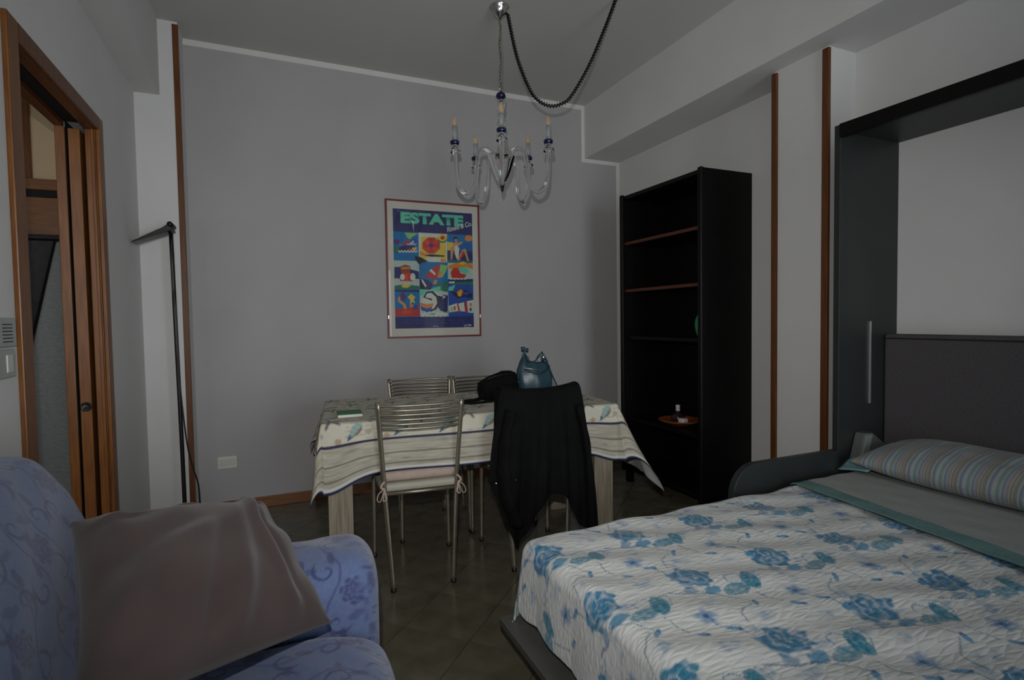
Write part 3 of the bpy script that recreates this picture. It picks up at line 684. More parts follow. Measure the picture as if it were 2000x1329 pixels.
POSTER = [
('lime',[(0.137,0.18),(0.308,0.178),(0.227,0.212),(0.2,0.233),(0.169,0.222)]),
('cyan2',[(0.2,0.243),(0.307,0.194),(0.305,0.281),(0.242,0.293)]),
('purple',[(0.086,0.259),(0.084,0.266),(0.077,0.273),(0.067,0.278),(0.054,0.281),(0.04,0.283),(0.026,0.282),(0.013,0.279),(0.003,0.275),(-0.003,0.269),(-0.005,0.262),(-0.003,0.255),(0.004,0.249),(0.014,0.243),(0.027,0.24),(0.041,0.238),(0.055,0.239),(0.068,0.242),(0.078,0.246),(0.084,0.252)]),
('green',[(0.004,0.29),(0.061,0.296),(0.074,0.339),(0.001,0.361)]),
('red',[(0.094,0.279),(0.144,0.255),(0.2,0.238),(0.187,0.276),(0.126,0.284)]),
('navy',[(0.06,0.309),(0.111,0.289),(0.243,0.283),(0.274,0.318),(0.197,0.338),(0.074,0.337)]),
('red',[(0.183,0.313),(0.264,0.313),(0.241,0.328),(0.175,0.328)]),
('yellow',[(0.227,0.304),(0.286,0.3),(0.274,0.323),(0.224,0.322)]),
('white',[(0.057,0.327),(0.076,0.339),(0.095,0.326),(0.114,0.338),(0.133,0.325),(0.152,0.337),(0.172,0.324),(0.191,0.336),(0.211,0.323),(0.23,0.335),(0.25,0.322),(0.269,0.334),(0.289,0.321),(0.288,0.335),(0.268,0.348),(0.249,0.336),(0.229,0.349),(0.21,0.337),(0.19,0.35),(0.171,0.338),(0.152,0.351),(0.133,0.339),(0.113,0.352),(0.095,0.34),(0.075,0.353),(0.056,0.341)]),
('white',[(0.163,0.267),(0.177,0.279),(0.192,0.266),(0.206,0.278),(0.221,0.265),(0.236,0.277),(0.251,0.264),(0.265,0.276),(0.28,0.263),(0.28,0.272),(0.265,0.284),(0.25,0.273),(0.235,0.285),(0.221,0.273),(0.206,0.286),(0.192,0.274),(0.177,0.287),(0.163,0.275)]),
('white',[(0.199,0.269),(0.244,0.242),(0.251,0.252),(0.221,0.275)]),
('yellow',[(0.341,0.208),(0.651,0.203),(0.652,0.397),(0.313,0.4)]),
('orange',[(0.322,0.332),(0.448,0.371),(0.652,0.403),(0.651,0.416),(0.584,0.416),(0.314,0.358)]),
('white',[(0.403,0.378),(0.585,0.38),(0.576,0.422),(0.387,0.42)]),
('red',[(0.572,0.304),(0.506,0.347),(0.416,0.349),(0.354,0.31),(0.356,0.253),(0.42,0.211),(0.51,0.208),(0.573,0.247)]),
('red2',[(0.463,0.279),(0.572,0.304),(0.506,0.347)]),
('red2',[(0.463,0.279),(0.416,0.349),(0.354,0.31)]),
('red2',[(0.463,0.279),(0.356,0.253),(0.42,0.211)]),
('red2',[(0.463,0.279),(0.51,0.208),(0.573,0.247)]),
('purple',[(0.484,0.278),(0.497,0.295),(0.469,0.292),(0.449,0.307),(0.446,0.288),(0.421,0.28),(0.446,0.271),(0.451,0.251),(0.47,0.265),(0.498,0.261)]),
('green',[(0.674,0.216),(0.671,0.226),(0.661,0.236),(0.646,0.244),(0.628,0.249),(0.608,0.251),(0.588,0.25),(0.571,0.246),(0.557,0.239),(0.548,0.23),(0.545,0.22),(0.548,0.209),(0.558,0.2),(0.572,0.192),(0.59,0.187),(0.61,0.184),(0.63,0.185),(0.648,0.189),(0.662,0.196),(0.671,0.205)]),
('yellow',[(0.668,0.205),(0.665,0.215),(0.656,0.224),(0.643,0.232),(0.627,0.237),(0.609,0.239),(0.591,0.238),(0.575,0.234),(0.562,0.227),(0.554,0.219),(0.551,0.209),(0.555,0.199),(0.563,0.19),(0.576,0.183),(0.592,0.178),(0.611,0.176),(0.629,0.177),(0.645,0.181),(0.657,0.187),(0.666,0.196)]),
('red',[(0.637,0.206),(0.636,0.211),(0.632,0.216),(0.625,0.22),(0.618,0.222),(0.609,0.223),(0.601,0.223),(0.593,0.221),(0.587,0.217),(0.583,0.213),(0.582,0.208),(0.584,0.203),(0.588,0.199),(0.594,0.195),(0.602,0.193),(0.61,0.192),(0.619,0.192),(0.626,0.194),(0.632,0.197),(0.636,0.202)]),
('black',[(0.373,0.368),(0.449,0.354),(0.631,0.362),(0.628,0.373),(0.463,0.376)]),
('navy',[(0.666,0.318),(1.01,0.314),(1.008,0.401),(0.664,0.402)]),
('cyan2',[(0.805,0.251),(1.013,0.228),(1.011,0.309),(0.851,0.31)]),
('yellow',[(0.673,0.241),(0.743,0.245),(0.754,0.313),(0.671,0.315)]),
('orange',[(0.999,0.199),(0.996,0.208),(0.989,0.216),(0.978,0.222),(0.964,0.226),(0.949,0.228),(0.933,0.227),(0.92,0.224),(0.909,0.218),(0.902,0.211),(0.9,0.202),(0.903,0.193),(0.91,0.185),(0.921,0.179),(0.935,0.175),(0.95,0.173),(0.965,0.173),(0.979,0.177),(0.99,0.183),(0.997,0.19)]),
('skin',[(0.746,0.253),(0.79,0.235),(0.813,0.245),(0.861,0.231),(0.869,0.246),(0.813,0.272),(0.788,0.299),(0.794,0.362),(0.833,0.394),(0.801,0.405),(0.759,0.342)]),
('skin',[(0.71,0.301),(0.742,0.268),(0.755,0.279),(0.726,0.396),(0.708,0.396)]),
('white',[(0.761,0.279),(0.789,0.267),(0.823,0.293),(0.815,0.362),(0.827,0.388),(0.786,0.389),(0.768,0.342)]),
('skin',[(0.802,0.384),(0.867,0.302),(0.907,0.296),(0.952,0.402),(0.925,0.402),(0.89,0.328),(0.836,0.396)]),
('red',[(0.821,0.383),(0.879,0.312),(0.895,0.328),(0.841,0.393)]),
('black',[(0.804,0.205),(0.802,0.21),(0.798,0.214),(0.792,0.218),(0.784,0.22),(0.775,0.221),(0.766,0.221),(0.758,0.219),(0.752,0.216),(0.748,0.212),(0.747,0.207),(0.749,0.202),(0.753,0.198),(0.759,0.195),(0.767,0.192),(0.776,0.191),(0.784,0.192),(0.792,0.194),(0.798,0.197),(0.802,0.201)]),
('skin',[(0.797,0.222),(0.796,0.226),(0.794,0.23),(0.79,0.233),(0.786,0.235),(0.781,0.236),(0.776,0.235),(0.772,0.233),(0.768,0.231),(0.766,0.227),(0.765,0.223),(0.766,0.219),(0.769,0.216),(0.772,0.213),(0.777,0.211),(0.782,0.21),(0.786,0.211),(0.791,0.212),(0.794,0.215),(0.796,0.218)]),
('green',[(0.664,0.403),(0.801,0.411),(0.896,0.401),(1.008,0.405),(1.007,0.424),(0.663,0.425)]),
('navy',[(0.005,0.474),(0.091,0.471),(0.302,0.508),(0.304,0.572),(0.002,0.57)]),
('brown',[(0.08,0.466),(0.138,0.451),(0.2,0.464),(0.191,0.522),(0.082,0.524)]),
('orange',[(0.084,0.476),(0.193,0.469),(0.189,0.487),(0.085,0.493)]),
('red',[(0.066,0.578),(0.111,0.521),(0.198,0.52),(0.256,0.569),(0.233,0.594),(0.073,0.593)]),
('red2',[(0.136,0.526),(0.169,0.526),(0.171,0.59),(0.131,0.591)]),
('white',[(0.129,0.557),(0.127,0.565),(0.123,0.573),(0.116,0.579),(0.108,0.583),(0.099,0.585),(0.09,0.584),(0.082,0.58),(0.076,0.574),(0.072,0.566),(0.071,0.558),(0.073,0.549),(0.077,0.541),(0.084,0.535),(0.092,0.531),(0.101,0.53),(0.11,0.531),(0.118,0.535),(0.124,0.541),(0.128,0.548)]),
('white',[(0.258,0.555),(0.256,0.565),(0.251,0.575),(0.243,0.582),(0.234,0.587),(0.224,0.589),(0.214,0.587),(0.205,0.583),(0.198,0.575),(0.194,0.566),(0.193,0.556),(0.195,0.546),(0.2,0.537),(0.207,0.529),(0.216,0.524),(0.226,0.523),(0.236,0.524),(0.245,0.529),(0.252,0.536),(0.256,0.545)]),
('green',[(0.002,0.633),(0.13,0.618),(0.302,0.634),(0.301,0.665),(0.001,0.663)]),
('yellow',[(0.079,0.632),(0.133,0.615),(0.202,0.629),(0.158,0.65),(0.1,0.648)]),
('navy',[(0.308,0.565),(0.412,0.579),(0.486,0.62),(0.439,0.665),(0.305,0.661)]),
('black',[(0.322,0.58),(0.374,0.588),(0.397,0.65),(0.323,0.649)]),
('white',[(0.325,0.572),(0.349,0.578),(0.395,0.632),(0.38,0.644),(0.343,0.606)]),
('red',[(0.375,0.543),(0.49,0.469),(0.577,0.433),(0.518,0.573),(0.442,0.567)]),
('white',[(0.432,0.498),(0.457,0.483),(0.512,0.521),(0.501,0.539)]),
('lime',[(0.577,0.441),(0.672,0.45),(0.642,0.503),(0.603,0.551),(0.541,0.562)]),
('orange',[(0.55,0.504),(0.593,0.504),(0.58,0.546),(0.533,0.555)]),
('skin',[(0.495,0.578),(0.533,0.58),(0.517,0.612),(0.468,0.619)]),
('green',[(0.555,0.609),(0.668,0.587),(0.665,0.685),(0.576,0.672),(0.486,0.62)]),
('mint',[(0.455,0.652),(0.571,0.632),(0.569,0.683),(0.484,0.669)]),
('black',[(0.251,0.375),(0.321,0.382),(0.42,0.417),(0.341,0.433),(0.308,0.448),(0.271,0.416)]),
('orange',[(0.678,0.45),(0.785,0.426),(0.864,0.412),(1.007,0.435),(1.006,0.478),(0.895,0.456),(0.768,0.478),(0.682,0.476)]),
('yellow',[(0.8,0.428),(0.872,0.41),(0.919,0.426),(0.863,0.44)]),
('red',[(0.704,0.513),(0.737,0.47),(0.823,0.468),(0.829,0.516),(0.912,0.527),(0.884,0.561),(0.718,0.559)]),
('mint',[(0.799,0.477),(0.895,0.456),(0.957,0.498),(0.909,0.523),(0.83,0.505)]),
('green',[(0.671,0.592),(1.003,0.573),(1.002,0.616),(0.795,0.618),(0.67,0.608)]),
('navy',[(0.672,0.568),(0.781,0.571),(1.004,0.564),(1.003,0.586),(0.671,0.6)]),
('white',[(0.687,0.558),(0.71,0.569),(0.732,0.558),(0.755,0.568),(0.778,0.557),(0.8,0.568),(0.824,0.557),(0.846,0.567),(0.87,0.556),(0.892,0.567),(0.916,0.556),(0.915,0.564),(0.892,0.575),(0.869,0.565),(0.846,0.576),(0.823,0.565),(0.8,0.576),(0.778,0.566),(0.755,0.577),(0.732,0.566),(0.709,0.577),(0.687,0.567)]),
('white',[(0.674,0.592),(0.757,0.588),(0.748,0.606),(0.686,0.606)]),
('navy',[(0.004,0.667),(0.301,0.668),(0.301,0.686),(0.004,0.683)]),
('red',[(0.001,0.833),(0.108,0.829),(0.226,0.814),(0.303,0.798),(0.3,0.896),(-0.001,0.891)]),
('purple',[(0.061,0.716),(0.106,0.675),(0.141,0.731),(0.11,0.767),(0.07,0.752)]),
('skin',[(0.033,0.747),(0.061,0.716),(0.07,0.757),(0.127,0.788),(0.145,0.829),(0.111,0.833),(0.095,0.798),(0.045,0.772)]),
('yellow',[(0.155,0.731),(0.2,0.7),(0.255,0.731),(0.228,0.746),(0.249,0.783),(0.212,0.772),(0.182,0.793),(0.187,0.752)]),
('orange',[(0.183,0.788),(0.241,0.796),(0.226,0.821),(0.182,0.816)]),
('blue',[(0.28,0.819),(0.278,0.827),(0.274,0.834),(0.266,0.839),(0.257,0.842),(0.247,0.844),(0.237,0.842),(0.228,0.839),(0.221,0.833),(0.217,0.826),(0.215,0.819),(0.217,0.811),(0.222,0.804),(0.229,0.799),(0.238,0.795),(0.249,0.794),(0.259,0.795),(0.267,0.799),(0.275,0.804),(0.279,0.811)]),
('red2',[(0.21,0.86),(0.206,0.866),(0.197,0.872),(0.182,0.877),(0.163,0.879),(0.143,0.88),(0.123,0.879),(0.105,0.876),(0.09,0.871),(0.081,0.866),(0.078,0.859),(0.082,0.853),(0.091,0.847),(0.106,0.843),(0.124,0.84),(0.144,0.839),(0.165,0.84),(0.183,0.843),(0.197,0.848),(0.207,0.854)]),
('navy',[(0.544,0.704),(0.664,0.714),(0.656,0.873),(0.571,0.852),(0.511,0.799)]),
('mint',[(0.31,0.665),(0.439,0.665),(0.378,0.705),(0.308,0.726)]),
('white',[(0.484,0.683),(0.636,0.725),(0.573,0.757),(0.513,0.725)]),
('white',[(0.307,0.762),(0.392,0.715),(0.481,0.767),(0.481,0.788),(0.307,0.783)]),
('orange',[(0.307,0.775),(0.39,0.793),(0.478,0.783),(0.477,0.809),(0.389,0.826),(0.309,0.803)]),
('blue',[(0.309,0.807),(0.389,0.828),(0.477,0.811),(0.433,0.851),(0.388,0.863),(0.323,0.842)]),
('black',[(0.347,0.731),(0.393,0.682),(0.469,0.673),(0.529,0.715),(0.549,0.788),(0.51,0.836),(0.403,0.867),(0.464,0.83),(0.481,0.767)]),
('white',[(0.374,0.725),(0.401,0.696),(0.453,0.692),(0.513,0.73),(0.524,0.783),(0.48,0.83),(0.449,0.834),(0.478,0.788),(0.452,0.741),(0.392,0.734)]),
('black',[(0.529,0.715),(0.605,0.725),(0.573,0.773),(0.535,0.757)]),
('white',[(0.313,0.85),(0.34,0.871),(0.368,0.851),(0.395,0.872),(0.423,0.851),(0.45,0.872),(0.479,0.851),(0.506,0.872),(0.535,0.851),(0.562,0.873),(0.591,0.852),(0.619,0.873),(0.648,0.852),(0.647,0.886),(0.618,0.907),(0.59,0.886),(0.561,0.907),(0.534,0.885),(0.505,0.906),(0.478,0.885),(0.449,0.906),(0.422,0.884),(0.394,0.905),(0.367,0.884),(0.339,0.905),(0.312,0.884)]),
('green',[(0.387,0.878),(0.509,0.87),(0.478,0.883)]),
('black',[(0.7,0.672),(0.762,0.687),(0.826,0.652),(0.921,0.671),(0.987,0.703),(0.975,0.74),(0.887,0.724),(0.792,0.741),(0.73,0.703)]),
('orange',[(0.777,0.684),(0.833,0.655),(0.865,0.671),(0.836,0.725),(0.795,0.722)]),
('yellow',[(0.803,0.682),(0.838,0.669),(0.827,0.716),(0.805,0.716)]),
('blue',[(0.857,0.679),(0.952,0.683),(0.935,0.708),(0.856,0.712)]),
('mint',[(0.673,0.64),(0.764,0.618),(0.731,0.672),(0.672,0.672)]),
('white',[(0.668,0.808),(0.775,0.783),(0.796,0.853),(0.675,0.865)]),
('white',[(0.79,0.789),(0.87,0.773),(0.891,0.859),(0.807,0.853)]),
('white',[(0.91,0.765),(0.999,0.754),(0.995,0.871),(0.923,0.867)]),
('red',[(0.775,0.783),(0.794,0.78),(0.823,0.864),(0.801,0.869)]),
('red',[(0.87,0.774),(0.895,0.767),(0.918,0.869),(0.886,0.869)]),
('lime',[(0.695,0.82),(0.719,0.815),(0.726,0.853),(0.702,0.855)]),
('red',[(0.734,0.815),(0.758,0.805),(0.76,0.844),(0.741,0.847)]),
('orange',[(0.943,0.784),(0.975,0.778),(0.978,0.811),(0.949,0.816)]),
('green',[(0.94,0.827),(0.977,0.824),(0.972,0.856),(0.947,0.858)]),
('dim',[(0.105,0.923),(0.149,0.923),(0.149,0.931),(0.105,0.93)]),
('dim',[(0.187,0.924),(0.231,0.924),(0.231,0.932),(0.187,0.931)]),
('dim',[(0.246,0.924),(0.335,0.925),(0.335,0.933),(0.246,0.932)]),
('dim',[(0.374,0.926),(0.401,0.926),(0.401,0.933),(0.374,0.933)]),
('dim',[(0.44,0.926),(0.468,0.927),(0.467,0.934),(0.44,0.934)]),
('dim',[(0.483,0.927),(0.55,0.928),(0.55,0.935),(0.482,0.934)]),
('dim',[(0.59,0.928),(0.636,0.928),(0.636,0.936),(0.59,0.935)]),
('dim',[(0.649,0.929),(0.742,0.93),(0.742,0.937),(0.648,0.936)]),
('dim',[(0.783,0.93),(0.878,0.931),(0.878,0.938),(0.783,0.937)]),
('dim',[(0.104,0.948),(0.148,0.948),(0.148,0.955),(0.104,0.955)]),
('dim',[(0.16,0.948),(0.204,0.949),(0.204,0.956),(0.16,0.956)]),
('dim',[(0.242,0.949),(0.331,0.95),(0.331,0.958),(0.242,0.957)]),
('dim',[(0.37,0.951),(0.397,0.951),(0.397,0.958),(0.37,0.958)]),
('dim',[(0.436,0.952),(0.464,0.952),(0.463,0.959),(0.436,0.959)]),
('dim',[(0.476,0.952),(0.503,0.952),(0.503,0.96),(0.476,0.959)]),
('dim',[(0.519,0.953),(0.546,0.953),(0.546,0.96),(0.518,0.96)]),
('dim',[(0.561,0.953),(0.654,0.954),(0.654,0.962),(0.561,0.96)]),
('dim',[(0.695,0.955),(0.789,0.956),(0.788,0.963),(0.694,0.962)]),
('dim',[(0.83,0.956),(0.925,0.957),(0.925,0.965),(0.83,0.964)]),
('dim2',[(0.463,0.977),(0.533,0.978),(0.533,0.991),(0.463,0.99)]),
('white',[(0.864,0.982),(0.912,0.977),(0.915,0.983),(0.867,0.989)]),
('white',[(0.925,0.97),(0.97,0.98),(0.963,0.988),(0.922,0.981)]),
('white',[(0.867,0.998),(0.944,0.994),(0.944,0.998),(0.87,1.002)]),
]

# ------------------------------------------------------------------ dining table and cloth
TX, TY, TA, TL, TD, TZ = .180, 2.475, math.radians(-6), 1.43, .74, .752
table = empty('dining_table', (TX, TY, 0), TA, label='dining table with thick grey oak legs under a seashell tablecloth', cat='table')
box('tabletop', (0, 0, TZ-.04), (TL, TD, TZ), table, LEGW, bev=.003, world=False)
for x in (.012, TL-.117):
    for y in (.012, TD-.117):
        box('leg', (x, y, 0), (x+.105, y+.105, TZ-.04), table, LEGW, bev=.003, world=False)
for a, b in (((.117, .03, TZ-.11), (TL-.117, .05, TZ-.04)), ((.117, TD-.05, TZ-.11), (TL-.117, TD-.03, TZ-.04)), ((.03, .117, TZ-.11), (.05, TD-.117, TZ-.04)), ((TL-.05, .117, TZ-.11), (TL-.03, TD-.117, TZ-.04))):
    box('apron', a, b, table, LEGW, bev=.002, world=False)

def cloth_print(s, t, s0, s1, t0, t1):
    n = len(s); c = np.ones((n, 3))*np.array((.54, .52, .43)); fine = vnoise(s*150, t*150, 3)
    c = c*(.93+.14*vnoise(s*18, t*18, 2))[:, None]
    dh = np.minimum(np.minimum(s-s0, s1-s), np.minimum(t-t0, t1-t))
    # sepia handwriting: short rows of strokes
    row = np.modf(t/.017+100)[0]; blk = hash2(np.floor(s/.09), np.floor(t/.068), 9)
    ink = (np.abs(row-.5) < .13)*(vnoise(s*230, np.floor(t/.017)*3.1, 4) > .42)*(blk > .55)
    c = mixc(c, (.24, .20, .145), ink*.55)
    PX, PY = .205, .165
    def local(ox, oy, jit=.012):
        j = np.round((t-oy)/PY); ss = s-(j % 2)*PX*.5; i = np.round((ss-ox)/PX); h = hash2(i, j, 1)
        return ss-ox-i*PX, t-oy-j*PY, i, j, h
    # conch shells
    X, Y, i, j, h = local(.13, -.046); X, Y = X*1.25, Y*1.25; u = X*math.cos(.8)+Y*math.sin(.8); w = -X*math.sin(.8)+Y*math.cos(.8)
    wid = .030*(1.05-.75*np.clip((u*-1+.058)/.116, 0, 1)); q = np.minimum(np.hypot((u-.016)/.040, w/.028), np.maximum(np.abs(u+.022)/.040, np.abs(w)/np.maximum(.024*(1-np.clip(-u/.060, 0, 1)), .0015))); m = 1-sstep(.85, 1.02, q)
    sh = .5+.5*np.sin(u*260+w*90); c = mixc(c, (.16, .33, .34), m*.9); c = mixc(c, (.42, .46, .42), m*sh*.55)
    c = mixc(c, (.20, .105, .055), m*sstep(-.004, -.016, w)*.8); c = mixc(c, (.03, .05, .14), m*sstep(-.016, -.036, u)*.85)
    # starfish
    X, Y, i, j, h = local(.03, .02); r = np.hypot(X, Y); a = np.arctan2(Y, X)+h*6
    arm_ = .058*(.20+.80*np.abs(np.cos(a*2.5))**5); m = (1-sstep(.85, 1.05, r/arm_)); c = mixc(c, (.05, .055, .075), m*.82); c = mixc(c, (.33, .40, .38), (1-sstep(.006, .013, r))*.8)
    # small pale shells and coral
    for ox, oy, cc in ((.06, -.075, (.36, .20, .12)), (.175, .045, (.33, .33, .13)), (.10, .055, (.21, .32, .31)), (.19, -.05, (.30, .27, .20))):
        X, Y, i, j, h = local(ox, oy); r = np.hypot(X/.017, Y/.012); m = (1-sstep(.7, 1.05, r+.5*(fine-.5)))*(h > .25); c = mixc(c, cc, m*.75)
    # plank-printed border, plank joints and the blue lines
    BW = .148; wood = dh < BW
    grain = vnoise(s*12+t*12, dh*190, 5)*.6+vnoise(s*34, dh*420, 6)*.4
    wc = np.array((.40, .375, .31))*(.62+.62*grain)[:, None]
    c = np.where(wood[:, None], wc, c)
    for d0 in (.035, .083): c = mixc(c, (.10, .085, .06), (1-sstep(.0015, .0042, np.abs(dh-d0)))*.85*wood)
    c = mixc(c, (.012, .013, .058), 1-sstep(.0026, .0046, np.abs(dh-BW)))
    c = mixc(c, (.52, .53, .50), (dh < .018)*1.); c = mixc(c, (.013, .014, .065), 1-sstep(.008, .010, dh))
    return np.clip(c, 0, 1)
OL, OR, OF, OB = .235, .395, .238, .20
st = .0052
s = np.arange(-OL, TL+OR, st); t = np.arange(-OF, TD+OB, st); S, T = np.meshgrid(s, t, indexing='ij')
flr = .05+.27*(S > TL)+.10*(S < 0)*(T > TD*.5)
cx, cy, cz, cd, cc = drape(S, T, 0, TL, 0, TD, .012, flr, .16)
dn = np.clip(-cz/.24, 0, 2)
# gentle waves along the hanging edges
fr = (T < 0) & (cc < .2); cy = cy - dn*.012*(1+np.sin(S*11+1.0))*(T < 0)
cx = cx + dn*.012*(1+np.sin(T*13))*(S > TL) - dn*.012*(1+np.sin(T*15+1))*(S < 0)
cz = cz - .075*(np.exp(-(np.maximum(S, 0)/.13)**2)+.8*np.exp(-(np.maximum(TL-S, 0)/.13)**2))*np.clip(-T/OF, 0, 1)**1.3*(T < 0)*(1-.6*cc)
cz = cz + TZ + .0035 + .0015*np.sin(S*9)*np.sin(T*11)*(cd == 0)
CLM = mat('seashell_print_cotton', attr='Col', rough=.8, var=.05, vscale=25, bump=.1, bscale=260)
CLB = mat('white_cloth_underside', (.50, .52, .51), .85, var=.05, vscale=25)
clo = mesh_np('tablecloth', np.stack([cx, cy, cz], -1).reshape(-1, 3), grid_faces(len(s), len(t)), None, [CLM, CLB], True, cloth_print(S.ravel(), T.ravel(), -OL, TL+OR, -OF, TD+OB),
              label='cream seashell tablecloth with a plank-printed border and blue hem', cat='tablecloth')
clo.location = (TX, TY, 0); clo.rotation_euler = (0, 0, TA)
k = clo.modifiers.new('thickness', 'SOLIDIFY'); k.thickness = .0016; k.offset = -1; k.material_offset = 1

# ------------------------------------------------------------------ chairs
SEATM = mat('cream_seat_vinyl', (.36, .345, .285), .55, var=.05, vscale=12)
def make_chair():
    c = empty('dining_chair', (0, 0, 0))
    for sg in (-1, 1):
        p = smooth_path([(sg*.135, -.205, .0), (sg*.150, -.19, .25), (sg*.163, -.178, .46), (sg*.175, -.195, .66), (sg*.187, -.222, .848)], 24)
        bp = tube('back_post', p, .0085, c, BRONZE, 10, ry=.0135, world=False)
        lathe('foot_cap', [(.012, 0), (.013, .002), (.013, .016), (.011, .017)], (sg*.135, -.205, 0), bp, BLACKM, 12, world=False)
        p = smooth_path([(sg*.192, .195, .0), (sg*.190, .192, .22), (sg*.187, .188, .452)], 12)
        fl = tube('leg', p, .0105, c, BRONZE, 10, world=False)
        lathe('foot_cap', [(.012, 0), (.013, .002), (.013, .016), (.011, .017)], (sg*.192, .195, 0), fl, BLACKM, 12, world=False)
        tube('side_rail', [(sg*.163, -.18, .432), (sg*.176, 0, .432), (sg*.187, .188, .432)], .0085, c, BRONZE, 8, world=False)
    for k in range(6):
        z = .832-.0205*k; x = .186-.0012*k*1.6; y = -.219+.0025*k
        p = smooth_path([(-x, y, z), (-x*.55, y-.028, z), (0, y-.036, z), (x*.55, y-.028, z), (x, y, z)], 20)
        tube('slat', p, .0060, c, BRONZE, 8, world=False)
    tube('front_rail', [(-.187, .188, .432), (0, .19, .432), (.187, .188, .432)], .0085, c, BRONZE, 8, world=False)
    tube('rear_rail', [(-.163, -.18, .432), (0, -.182, .432), (.163, -.18, .432)], .0085, c, BRONZE, 8, world=False)
    bm = bmesh.new(); o = [(-.158, -.185), (.158, -.185), (.180, -.16), (.205, .19), (.18, .222), (-.18, .222), (-.205, .19), (-.180, -.16)]
    vs = [bm.verts.new((x, y, .440)) for x, y in o]; fc = bm.faces.new(vs)
    r = bmesh.ops.extrude_face_region(bm, geom=[fc]); nv2 = [g for g in r['geom'] if isinstance(g, bmesh.types.BMVert)]
    bmesh.ops.translate(bm, verts=nv2, vec=(0, 0, .036)); bmesh.ops.recalc_face_normals(bm, faces=bm.faces)
    bmesh.ops.bevel(bm, geom=list(bm.edges), offset=.013, segments=3, affect='EDGES', profile=.5)
    from_bm('seat', bm, c, SEATM, True, world=False)
    return c
CG = 'champagne metal dining chairs around the table'
chair = make_chair(); chair.location = (.603, 2.553, 0); chair.rotation_euler = (0, 0, math.radians(-6))
tag(chair, 'metal dining chair with curved slats and a pink tied pad in front of the table', 'chair', CG)
children_copy(chair, (1.165, 2.500, 0), math.radians(-6), label='metal dining chair hidden under the black jacket', cat='chair', group=CG)
children_copy(chair, (.800, 3.060, 0), math.radians(177), label='left metal dining chair behind the table by the grey wall', cat='chair', group=CG)
children_copy(chair, (1.19, 3.015, 0), math.radians(176), label='metal dining chair behind the table partly hidden by the black bag', cat='chair', group=CG)

# tied seat pad
pad = empty('seat_pad', (.603, 2.553, .476), math.radians(-6), label='pale pink quilted seat pad tied to the near chair with bows', cat='cushion')
PADM = mat('pale_pink_cotton', (.40, .315, .265), .85, var=.08, vscale=30, bump=.2, bscale=120)
bm = bmesh.new(); bm_box(bm, (-.172, -.165, .003), (.172, .20, .047), .019, 4)
from_bm('pad', bm, pad, PADM, True, world=False)
for sg in (-1, 1):
    x0, y0 = sg*.165, -.178
    tie = tube('tie', smooth_path([(sg*.15, -.16, .02), (sg*.168, -.195, .012), (sg*.178, -.205, -.004), (sg*.165, -.21, -.012)], 14), .006, pad, PADM, 8, ry=.0035, world=False)
    for q in (-1, 1):
        tube('bow_loop', smooth_path([(x0, -.208, -.01), (x0+q*.014+sg*.01, -.214, -.028), (x0+q*.020+sg*.012, -.216, -.055), (x0+q*.006+sg*.012, -.216, -.062), (x0+q*.002+sg*.004, -.212, -.03), (x0, -.208, -.012)], 20), .0055, tie, PADM, 6, ry=.0022, world=False)

# ------------------------------------------------------------------ jacket over the second chair
jk = empty('jacket', (1.13, 2.23, .86), label='black jacket hung over the back of a dining chair', cat='jacket')
xb = np.array([.863, .885, .910, .938, .965, .998, 1.025, 1.055, 1.085, 1.108, 1.14, 1.175, 1.21, 1.242, 1.27, 1.30, 1.325, 1.355, 1.385])
zb = np.array([.472, .415, .335, .255, .200, .130, .185, .235, .290, .325, .362, .380, .376, .355, .285, .225, .198, .190, .186])
nS, nW = 96, 70
sS = np.linspace(0, 1, nS); w = np.linspace(0, 1, nW); SS, WW = np.meshgrid(sS, w, indexing='ij')
XBm = np.interp(SS, np.linspace(0, 1, len(xb)), xb); ZBm = np.interp(XBm, xb, zb)
tilt = -.105    # the hanging plane follows the chair's turn
xt = .928+(1.314-.928)*SS
zt = .866+.010*np.sin(SS*math.pi*1.0)*-1+.012*np.abs(2*SS-1)**3
Zj = zt+(ZBm-zt)*WW
Xj = xt+(XBm-xt)*np.clip(WW, 0, 1)**.72
foldy = (.012*np.sin(SS*23+.6)+.010*np.sin(SS*41+WW*2.0)+.007*np.sin(SS*13-WW*3))*np.clip(WW*1.4, 0, 1)
Yj = 2.232 + tilt*(Xj-1.13) - .018*np.sin(np.clip(WW, 0, 1)*math.pi*.5) + foldy - .012*(1-WW)
front = np.stack([Xj, Yj, Zj], -1)
nB = 34; wb_ = np.linspace(0, 1, nB+1)[1:]
SB, WB = np.meshgrid(sS, wb_, indexing='ij')
xt2 = .928+(1.314-.928)*SB; zt2 = .866-.010*np.sin(SB*math.pi)+.012*np.abs(2*SB-1)**3
ang2 = np.clip(WB/.18, 0, 1)*math.pi; over = np.clip((WB-.18)/.82, 0, 1)
Yb2 = 2.220+tilt*(xt2-1.13)+.040*(1-np.cos(ang2)) + .02*over + .006*np.sin(SB*29)*over
Zb2 = zt2+.016*np.sin(ang2) - over*.24
back = np.stack([xt2, Yb2, Zb2], -1)
full = np.concatenate([back[:, ::-1], front], 1); nn = full.shape[1]
jo = mesh_np('body', full.reshape(-1, 3), grid_faces(nS, nn), jk, BLACKF, True)
k = jo.modifiers.new('thickness', 'SOLIDIFY'); k.thickness = .006; k.offset = 0
